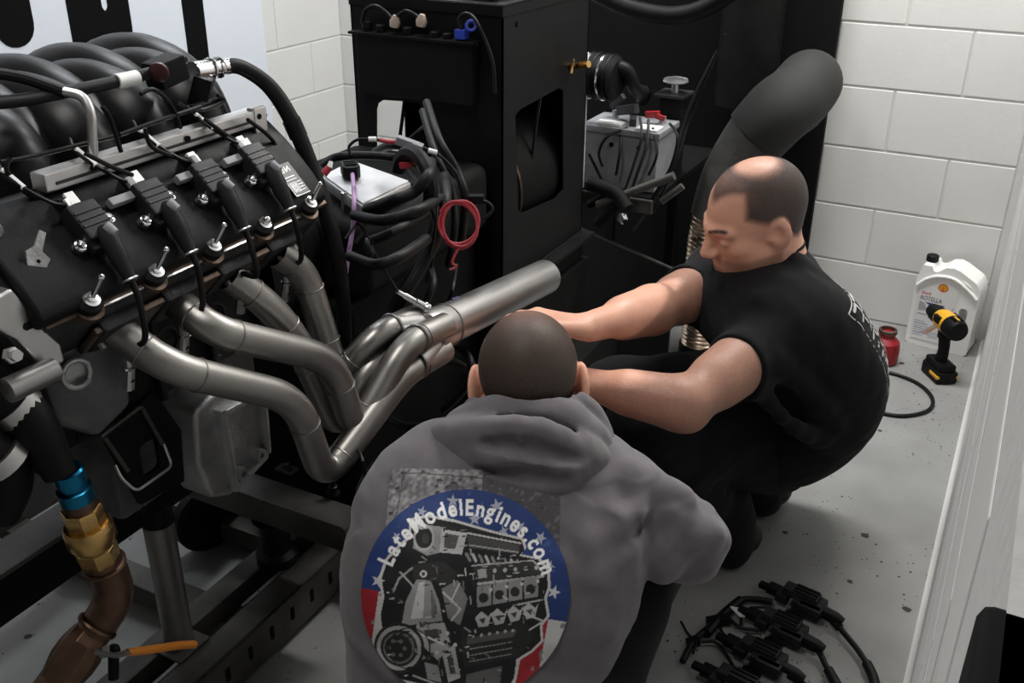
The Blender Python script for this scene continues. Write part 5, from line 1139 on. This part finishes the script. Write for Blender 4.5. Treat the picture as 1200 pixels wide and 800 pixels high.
mk('thin_lead', tube(spline([pD(*p, 1.865) for p in ((411, 182), (409, 172), (418, 164), (432, 163), (450, 165), (475, 168), (505, 177), (522, 188), (535, 203))], 5), .003, 8), 'cable', wb_)
mk('red_lead', tube(spline([pD(*p, 1.858) for p in ((445, 164), (455, 166), (468, 166))], 5), .0042, 8), 'red_wire', wb_)
mk('red_connector', [obox(pD(476, 193, 1.80), frame((1, .3, .2)), (.006, .006, .012)), obox(pD(483, 190, 1.80), frame((1, -.3, .5)), (.005, .005, .008))], 'red_wire', wb_, bevel=.002)
mk('red_connector', [tube([pD(379, 204, 1.70), pD(386, 196, 1.70)], [.007, .006], 10)], 'red_wire', wb_)
mk('white_tip', tube([pD(386, 196, 1.70), pD(388, 189, 1.70)], [.005, .0035], 10), 'white_plastic', wb_)
# red coil of wire hanging on the cabinet front
rc_ = thing('red_wire_coil', 'small coil of red wire hanging by the black cabinet', 'wire', pD(538, 262, 1.72))
cc = pD(538, 262, 1.72)
P = []
for k in range(90):
    a = 2*math.pi*k/26; r = .033+.0035*math.sin(k*.37)+.001*(k/26); P.append(cc+RT*r*math.cos(a)*.93+UP*r*math.sin(a)*1.08+FW*(.004*math.sin(k*.21)+.0016*(k/26)))
mk('loop', tube(P, .0026, 8), 'red_wire', rc_)
mk('tail', tube(spline([pD(*p, 1.72) for p in ((540, 287), (534, 297), (530, 308), (535, 312), (527, 316))], 5), .0022, 7), 'red_wire', rc_)
sk = mk('hook_connector', [tube(spline([pD(*p, 1.93) for p in ((546, 230), (560, 234), (572, 238), (577, 245), (572, 252), (566, 256))], 4), .004, 8), obox(pD(557, 233, 1.93), frame(RT), (.009, .008, .016))], 'black_plastic', rc_, bevel=.001)
# ------------------------------------------------------------------ behind: guard panel, stand, battery, ducts
gd = thing('guard_panel', 'black sheet-metal guard panel standing on the floor below the battery', 'panel', (-1.04, 2.77, 0))
ga, gb = pZ(672, 393), pZ(780, 455); ge = nrm(gb-ga); gL = np.linalg.norm(gb-ga)
mk('sheet', [plate([(0, 0), (gL, 0), (gL, .395), (0, .395)], [], ga, ge, (0, 0, 1), .006)], 'black_steel', gd)
mk('top_fold', [obox(ga+ge*gL/2+A(0, 0, .397), np.stack([ge, np.cross(A(0, 0, 1), ge), A(0, 0, 1)], 1), (gL/2, .006, .003))], 'frame_steel', gd, bevel=.001)
mk('corner_post', [box(ga+A(-.012, -.02, 0), ga+A(.012, .004, .40))], 'black_steel', gd, bevel=.002)
st = thing('battery_stand', 'black steel stand carrying the grey battery', 'stand', (-1.02, 2.95, 0))
mk('shelf', [box((-1.30, 2.66, .585), (-.915, 3.28, .605))], 'black_steel_rough', st, bevel=.003)
for x in (-1.28, -.932):
    for y in (2.90, 3.26): mk('leg', box((x-.015, y-.015, 0), (x+.015, y+.015, .586)), 'black_steel', st, bevel=.002)
mk('angle_rail', [box((-1.30, 2.645, .56), (-.915, 2.665, .60))], 'frame_steel', st, bevel=.002)
bt = thing('car_battery', 'grey car battery with tangled clamp leads on the black stand', 'battery', (-1.02, 2.79, .605))
mk('case', [box((-1.165, 2.70, .606), (-.928, 2.87, .765))], 'grey_plastic', bt, bevel=.006)
mk('lid', [box((-1.17, 2.695, .765), (-.923, 2.875, .785))], 'grey_plastic', bt, bevel=.004)
mk('lid_strip', box((-1.13, 2.71, .785), (-1.05, 2.75, .793)), 'white_tape', bt, bevel=.002)
mk('lid_strip', box((-1.0, 2.70, .785), (-.935, 2.76, .792)), 'white_tape', bt, bevel=.002)
for x in (-1.11, -.96): mk('terminal', [lathe([(.011, 0), (.010, .02)], (x, 2.82, .785), (0, 0, 1), 14)], 'cast_aluminium', bt)
for x in (-1.07, -.985): mk('vent_dot', [lathe([(.007, 0), (.007, .002)], (x, 2.6995, .735), (0, -1, 0), 12)], 'banner_black', bt)
jl = thing('clamp_lead_set', 'dark clamp leads with a red clip draped over the grey battery', 'cable', (-1.0, 2.7, .7))
mk('red_clip', [obox((-.985, 2.80, .812), frame((1, .2, .1)), (.006, .010, .022)), obox((-.96, 2.80, .806), frame((1, .2, -.3)), (.005, .008, .014))], 'red_plastic', jl, bevel=.003)
mk('black_clip', [obox((-1.06, 2.79, .82), frame((.8, -.4, .25)), (.011, .014, .040)), obox((-1.10, 2.81, .835), frame((.6, -.2, .6)), (.008, .010, .030)), obox((-1.03, 2.76, .80), frame((.3, -.8, -.1)), (.010, .012, .030))], 'dark_cast', jl, bevel=.003)
for pts in ([(750, 138), (752, 160), (745, 185), (735, 215), (725, 240)], [(760, 140), (758, 170), (748, 200), (738, 230), (732, 255)], [(735, 150), (712, 160), (702, 178), (706, 195)], [(728, 150), (726, 180), (722, 205)], [(785, 145), (794, 160), (788, 190), (775, 215), (752, 250)], [(690, 180), (700, 200), (708, 215)], [(765, 150), (770, 180), (760, 205)], [(840, 60), (815, 110), (800, 150), (785, 200), (760, 245), (742, 270)], [(850, 40), (828, 90), (808, 140), (792, 190), (765, 250)]):
    mk('lead', tube(spline([pY(*p, 2.665+(.0 if p[1] > 150 else .05)) for p in pts], 6), .0042 if pts[0][0] < 800 else .0036, 8), 'dark_cast' if pts[0][0] in (750, 760, 840) else 'cable', jl)
pn = thing('shut_off_knob', 'grey round knob on a short black post right of the battery', 'knob', (-.87, 2.9, .785))
kp = pY(791, 108, 2.92)
mk('post', [box((kp[0]-.035, 2.885, .605), (kp[0]+.03, 2.955, kp[2]-.01))], 'black_steel', pn, bevel=.003)
mk('plate', [box((kp[0]-.05, 2.87, kp[2]-.01), (kp[0]+.045, 2.97, kp[2]))], 'dark_cast', pn, bevel=.002)
mk('stem', [cyl((kp[0], 2.92, kp[2]), (kp[0], 2.92, kp[2]+.03), .011, 14)], 'aluminium', pn)
mk('disc', [lathe([(.03, 0), (.038, .004), (.036, .012), (.02, .016)], (kp[0], 2.92, kp[2]+.028), (0, 0, 1), 24)], 'cast_aluminium', pn)
mm = thing('pump_motor', 'white and black pump motor half hidden behind the black cabinet', 'motor', (-1.13, 2.72, .6))
mk('bracket', [box((-1.175, 2.63, .606), (-1.134, 2.66, 1.0))], 'white_plastic', mm, bevel=.004)
mk('motor_body', [lathe([(.05, 0), (.062, .01), (.062, .10), (.05, .11)], (-1.16, 2.69, .93), (1, -.1, 0), 24)], 'black_plastic', mm)
for k in range(4): mk('ring', [torus((-1.135+k*.022, 2.69-.0022*k, .93), (1, -.1, 0), .063, .004, 28, 6)], 'chrome' if k in (0, 2) else 'black_plastic', mm)
mk('motor_hose', [tube(spline([(-1.07, 2.69, .96), (-1.035, 2.70, .95), (-1.025, 2.75, .89), (-1.05, 2.90, .85), (-1.10, 3.02, .80)], 6), .020, 14)], 'rubber', mm)
cl = thing('pipe_clutter', 'dark pipes and chrome fitting lying under the battery', 'pipe', (-1.0, 2.62, .42))
mk('pipe_piece', [tube(spline([pY(690, 215, 2.6), pY(720, 225, 2.6), pY(735, 245, 2.58)], 5), .022, 12), tube([pY(700, 262, 2.6), pY(732, 232, 2.6)], .016, 12), tube([pY(690, 240, 2.62), pY(715, 228, 2.62)], .012, 12)], 'black_steel_rough', cl)
mk('chrome_fitting', [lathe([(.012, 0), (.018, .006), (.018, .02), (.010, .024), (.010, .04)], pY(730, 256, 2.57), (.2, -1, .3), 6)], 'chrome', cl)
mk('cross_tube', [cyl(pY(700, 240, 2.60), pY(790, 206, 2.61), .012, 12), cyl(pY(775, 236, 2.60), pY(800, 218, 2.61), .010, 12)], 'frame_steel', cl)
# overhead hose
oh = mk('overhead_hose', [tube(spline([pY(660, -30, 2.9), pY(700, -8, 2.9), pY(740, 10, 2.9), pY(790, 18, 2.9), pY(835, 5, 2.9), pY(880, -30, 2.9), pY(920, -80, 2.95)], 7), .026, 18)], 'rubber', None, label='thick black hose hanging in a sag across the top of the dark recess', cat='hose', loc=pY(790, 18, 2.9))
# exhaust duct: corrugated metal foot, canvas sleeve above
du = thing('exhaust_duct', 'flexible exhaust duct with bright corrugated foot and grey canvas sleeve', 'duct', (-.81, 2.94, 0))
cpts = spline([(-.815, 2.96, .03), (-.815, 2.96, .20), (-.82, 2.95, .38), (-.80, 2.95, .55), (-.755, 2.96, .68)], 40); rr_ = [.066+.004*math.sin(k*2*math.pi/3.2) for k in range(len(cpts))]
mk('corrugated_hose', [tube(cpts, rr_, 28)], 'corrugated', du, angle=80)
mk('floor_cuff', [lathe([(.075, 0), (.075, .035), (.068, .04)], (-.815, 2.96, 0), (0, 0, 1), 28)], 'black_steel', du)
mk('canvas_sleeve', [tube(spline([(-.805, 2.95, .48), (-.775, 2.955, .62), (-.71, 2.97, .76), (-.665, 2.985, .82)], 8), [.082, .085, .088, .09], 28)], 'canvas_grey', du, angle=70)
mk('outer_sleeve', [tube(spline([(-.715, 2.965, .745), (-.66, 2.985, .82), (-.632, 3.06, .845), (-.622, 3.18, .872), pY(930, 118, 3.34)], 8), [.098, .102, .102, .100, .10], 28)], 'duct_grey', du, angle=70)
mk('riser', [lathe([(.10, 0), (.10, 1.6)], (-.86, 3.35, .75), (0, 0, 1), 28)], 'black_steel_rough', du)
# ================================================================== things on the floor by the right wall
# oil jug
jg = thing('oil_jug', 'white plastic oil jug with printed label standing against the block wall', 'jug', (-.115, 3.42, 0))
jx, jy = pY(1101, 399, 3.41)[0], 3.41
ja = math.radians(-9); JX, JY = A(math.cos(ja), math.sin(ja), 0), A(-math.sin(ja), math.cos(ja), 0); JZ = A(0, 0, 1)
JO = A(jx, jy, 0)
outl = [(-.100, .008), (-.090, 0), (.090, 0), (.100, .008), (.102, .21), (.099, .235), (.085, .258), (.03, .288), (.008, .294), (-.015, .290), (-.038, .270), (-.052, .268), (-.060, .285), (-.090, .285), (-.094, .262), (-.101, .24), (-.102, .21)]
hole = rrect(.050, .085, .076, .165, .011)
body = mk('jug_body', [plate(outl, [hole], JO-JY*-.052, JX, JZ, .104)], 'white_plastic', jg, bevel=.010, seg=3, angle=60)
mk('raised_edge', [tube(spline([JO+JX*x+JZ*z-JY*.0535 for x, z in ((-.094, .212), (-.07, .238), (-.035, .256), (.015, .258), (.065, .230), (.094, .205))], 5), .006, 10)], 'white_plastic', body)
mk('handle_grip', [tube(bends([JO+JX*.02+JZ*.27-JY*.036, JO+JX*.062+JZ*.244-JY*.045, JO+JX*.09+JZ*.222-JY*.036], .02), .012, 12)], 'white_plastic', body)
mk('cap', [lathe([(.017, 0), (.020, .003), (.020, .020), (.017, .023)], JO+JX*-.075+JZ*.284-JY*.0, (0, 0, 1), 22)], 'black_plastic', jg)
lb_ = Canvas(-.088, .022, .040, .246, .0009, (.80, .80, .79)); rd, nv, gy, yl = (.55, .02, .03), (.015, .02, .06), (.40, .42, .46), (.85, .42, .02)
lb_.K = lb_.inpoly([(-.088, .022), (.036, .022), (.038, .225), (.02, .244), (-.035, .244), (-.088, .205)])
sc_ = (-.012, .222)                                             # scallop shell emblem
fan = [(sc_[0]+.0165*math.sin(a), sc_[1]-.004+.0165*math.cos(a)) for a in np.linspace(-1.75, 1.75, 15)]
lb_.poly(fan+[(sc_[0]+.006, sc_[1]-.016), (sc_[0]-.006, sc_[1]-.016)], rd)
lb_.poly([(sc_[0]+.0138*math.sin(a), sc_[1]-.004+.0138*math.cos(a)) for a in np.linspace(-1.65, 1.65, 15)]+[(sc_[0]+.0045, sc_[1]-.013), (sc_[0]-.0045, sc_[1]-.013)], yl)
for k in range(5): a = -1.1+k*.55; lb_.line([(sc_[0], sc_[1]-.013), (sc_[0]+.0125*math.sin(a), sc_[1]-.004+.0125*math.cos(a))], .0011, rd)
lb_.text('Shell', (-.076, .186), .014, rd, 0, .02, .0, .030); lb_.text('ROTELLA', (-.078, .165), .022, nv, 0, .012, .15, .070)
lb_.poly([(-.060, .159), (.004, .159), (-.008, .147), (-.040, .147)], (.02, .06, .26))
lb_.poly([(-.078, .160), (-.062, .155), (-.045, .130), (-.078, .125)], gy); lb_.poly([(.032, .150), (.034, .165), (.0, .090), (-.045, .045), (-.07, .04), (-.02, .085)], (.50, .46, .45)); lb_.poly([(.0, .09), (.012, .10), (-.03, .05), (-.055, .045)], (.55, .30, .18))
lb_.line([(-.076, .114), (-.050, .114)], .005, (.35, .36, .40))
for k in range(7): lb_.line([(-.080, .088-k*.0085), (-.050+.01*(k % 3), .088-k*.0085)], .0045, (.38, .42, .55) if k % 2 else (.5, .52, .6))
for k in range(4): lb_.line([(-.03, .055-k*.006), (.0, .055-k*.006)], .0025, (.4, .42, .5))
P_, Q_, C_ = lb_.mesh('l', lambda s_: JO+s_[:, :1]*JX+s_[:, 1:]*JZ-JY*.0535)
grid_object('label', P_, Q_, C_, 'label_print', body)
# cordless drill standing on its battery
dr = thing('cordless_drill', 'yellow and black cordless drill standing on its battery beside the jug', 'drill', pZ(1097, 444))
B0 = pZ(1099, 441); df = nrm(A(-.55, .83, 0)); ds = np.cross(df, A(0, 0, 1)); dz = A(0, 0, 1)
dax = np.stack([df, ds, dz], 1)
T = lambda f, s_, z: B0+df*f+ds*s_+dz*z
mk('battery', [prism([(-.055, -.034), (-.06, .0), (-.055, .034), (.045, .036), (.060, .02), (.060, -.02), (.045, -.036)], T(0, 0, .001), df, -ds*-1, 0, -.038 if np.cross(df, ds)[2] < 0 else .038)], 'black_plastic', dr, bevel=.005)
mk('battery_stripe', [obox(T(-.030, -.001, .024), dax, (.026, .0362, .006))], 'yellow_plastic', dr, bevel=.003)
mk('battery_top', [obox(T(.0, 0, .048), dax, (.048, .028, .012))], 'black_plastic', dr, bevel=.006)
mk('grip', [tube(spline([T(.005, 0, .05), T(.0, 0, .09), T(.008, 0, .13), T(.018, 0, .155)], 5), [.022, .0185, .020, .022], 16, flat=(.85, 1.1))], 'black_plastic', dr)
mk('trigger', [obox(T(.035, 0, .135), dax, (.008, .008, .014))], 'black_plastic', dr, bevel=.004)
mb_ = mk('motor_housing', [lathe([(.024, 0), (.032, .006), (.034, .02), (.034, .085), (.030, .10), (.024, .112)], T(-.052, 0, .185), df+dz*.0, 26)], 'yellow_plastic', dr)
mk('rear_cap', [lathe([(.016, -.012), (.030, -.008), (.0352, .006), (.0352, .040)], T(-.052, 0, .185), df, 26)], 'black_plastic', dr)
for k in range(3): mk('vent', [obox(T(-.035, 0, .2185-.0008*k)+ds*(k-1)*.012, dax, (.014, .003, .003))], 'yellow_plastic' if k == 1 else 'banner_black', mb_)
mk('side_patch', [obox(T(.02, -.026, .195), dax, (.018, .010, .012)), obox(T(.02, .026, .195), dax, (.018, .010, .012))], 'black_plastic', mb_, bevel=.003)
mk('chuck', [lathe([(.026, 0), (.028, .012), (.027, .030), (.023, .034), (.022, .052), (.012, .060)], T(.058, 0, .185), df, 22)], 'black_plastic', dr)
# red container half hidden behind the squatting person
rq = thing('red_oil_can', 'small red plastic can on the floor between the person in black and the jug', 'can', pZ(1036, 420))
rp = pZ(1034, 423)
mk('can_body', [lathe([(.038, 0), (.046, .006), (.047, .05), (.043, .075), (.030, .088), (.026, .092), (.026, .104), (.030, .106)], rp, (0, 0, 1), 28)], 'red_plastic', rq)
mk('can_spout', [lathe([(.026, .100), (.029, .104), (.029, .116), (.022, .118), (.021, .104)], rp, (0, 0, 1), 24)], 'rust_flange', rq)
# cable loop on the floor
mk('floor_cable', [tube(spline([pZ(*p, .006) for p in ((985, 425), (1020, 432), (1055, 440), (1080, 452), (1093, 468), (1087, 481), (1060, 487), (1030, 483), (990, 470), (960, 455))], 7), .0058, 10)], 'cable', None, label='loop of black cable on the floor below the cordless drill', cat='cable', loc=pZ(1090, 470, .006))
# ignition coil rail lying in the foreground
rl = thing('coil_rail', 'black ignition coil rail with trailing leads lying on the floor in front', 'ignition coils', pZ(905, 750))
ra, rb2 = pZ(938, 712), pZ(872, 800); rd_ = nrm(rb2-ra); rs_ = np.cross(A(0, 0, 1), rd_); rM = np.stack([rd_, rs_, A(0, 0, 1)], 1)
mk('rail_bracket', [obox(ra+rd_*.16+A(0, 0, .006)-rs_*.0, rM, (.20, .020, .004))], 'black_steel', rl, bevel=.002)
for i in range(4):
    c = ra+rd_*(.012+i*.105)+A(0, 0, .012); T = lambda a, b_, z: c+rM @ A(a, b_, z)
    k_ = mk('coil', [obox(T(0, .022, .014), rM, (.026, .032, .016)), obox(T(-.006, .0, .030), rM, (.016, .040, .010)), obox(T(.0, -.038, .012), rM, (.018, .014, .010)), obox(T(.020, .03, .022), rM, (.010, .026, .008))], 'coil_plastic', rl, bevel=.003)
    for q in range(3): mk('fin', obox(T(-.018+.012*q, .010, .0415), rM, (.002, .026, .0022)), 'gloss_plastic', k_)
    for e_ in (-.028, .028): mk('screw', lathe([(.006, 0), (.006, .006)], T(e_, -.014, .006), (0, 0, 1), 8), 'aluminium', k_)
    mk('tower', [tube([T(.004, .05, .022), T(.006, .085, .020), T(.008, .100, .018)], [.011, .011, .008], 12)], 'rubber', k_)
    mk('connector', [obox(T(-.004, -.062, .014), rM, (.013, .014, .009)), obox(T(-.004, -.085, .012), rM, (.008, .012, .006))], 'black_plastic', k_, bevel=.002)
lead_px = [[(958, 716), (975, 726), (992, 745), (1008, 765), (1022, 790), (1028, 815)], [(940, 752), (958, 762), (968, 780), (985, 810)], [(925, 790), (945, 805), (955, 830)]]
for i, pts in enumerate(lead_px):
    P = spline([pZ(*p, .018) for p in pts], 6); mk('plug_lead', tube(P, .0062, 10), 'rubber', rl)
    m_ = len(P)//3; mk('lead_boot', tube(P[:m_], .0098, 12), 'rubber', rl); mk('lead_boot', tube(P[-m_//1:], .0105, 12), 'rubber', rl)
for pts, r in (([(905, 705), (885, 702), (868, 703), (850, 715), (830, 735), (812, 752), (800, 775)], .007), ([(868, 703), (848, 720), (828, 742)], .011), ([(890, 738), (868, 735), (852, 722)], .004), ([(862, 785), (850, 765), (838, 752), (822, 752)], .0035), ([(905, 712), (880, 712), (870, 720), (868, 732)], .0028), ([(798, 728), (806, 742), (815, 752), (812, 765)], .0028), ([(880, 745), (862, 752), (848, 742), (840, 728)], .003)):
    mk('harness', tube(spline([pZ(*p, .014) for p in pts], 7), r, 9), 'cable', rl)
mk('white_tag', [obox(pZ(866, 717, .02), frame((.3, .4, 1)), (.018, .012, .0015))], 'white_tape', rl)
mk('harness_clip', obox(pZ(812, 752, .012), frame((.5, .5, .1)), (.008, .010, .014)), 'black_plastic', rl, bevel=.002)
mk('harness_clip', obox(pZ(842, 727, .014), frame((.7, .5, .1)), (.010, .010, .026)), 'black_plastic', rl, bevel=.002)
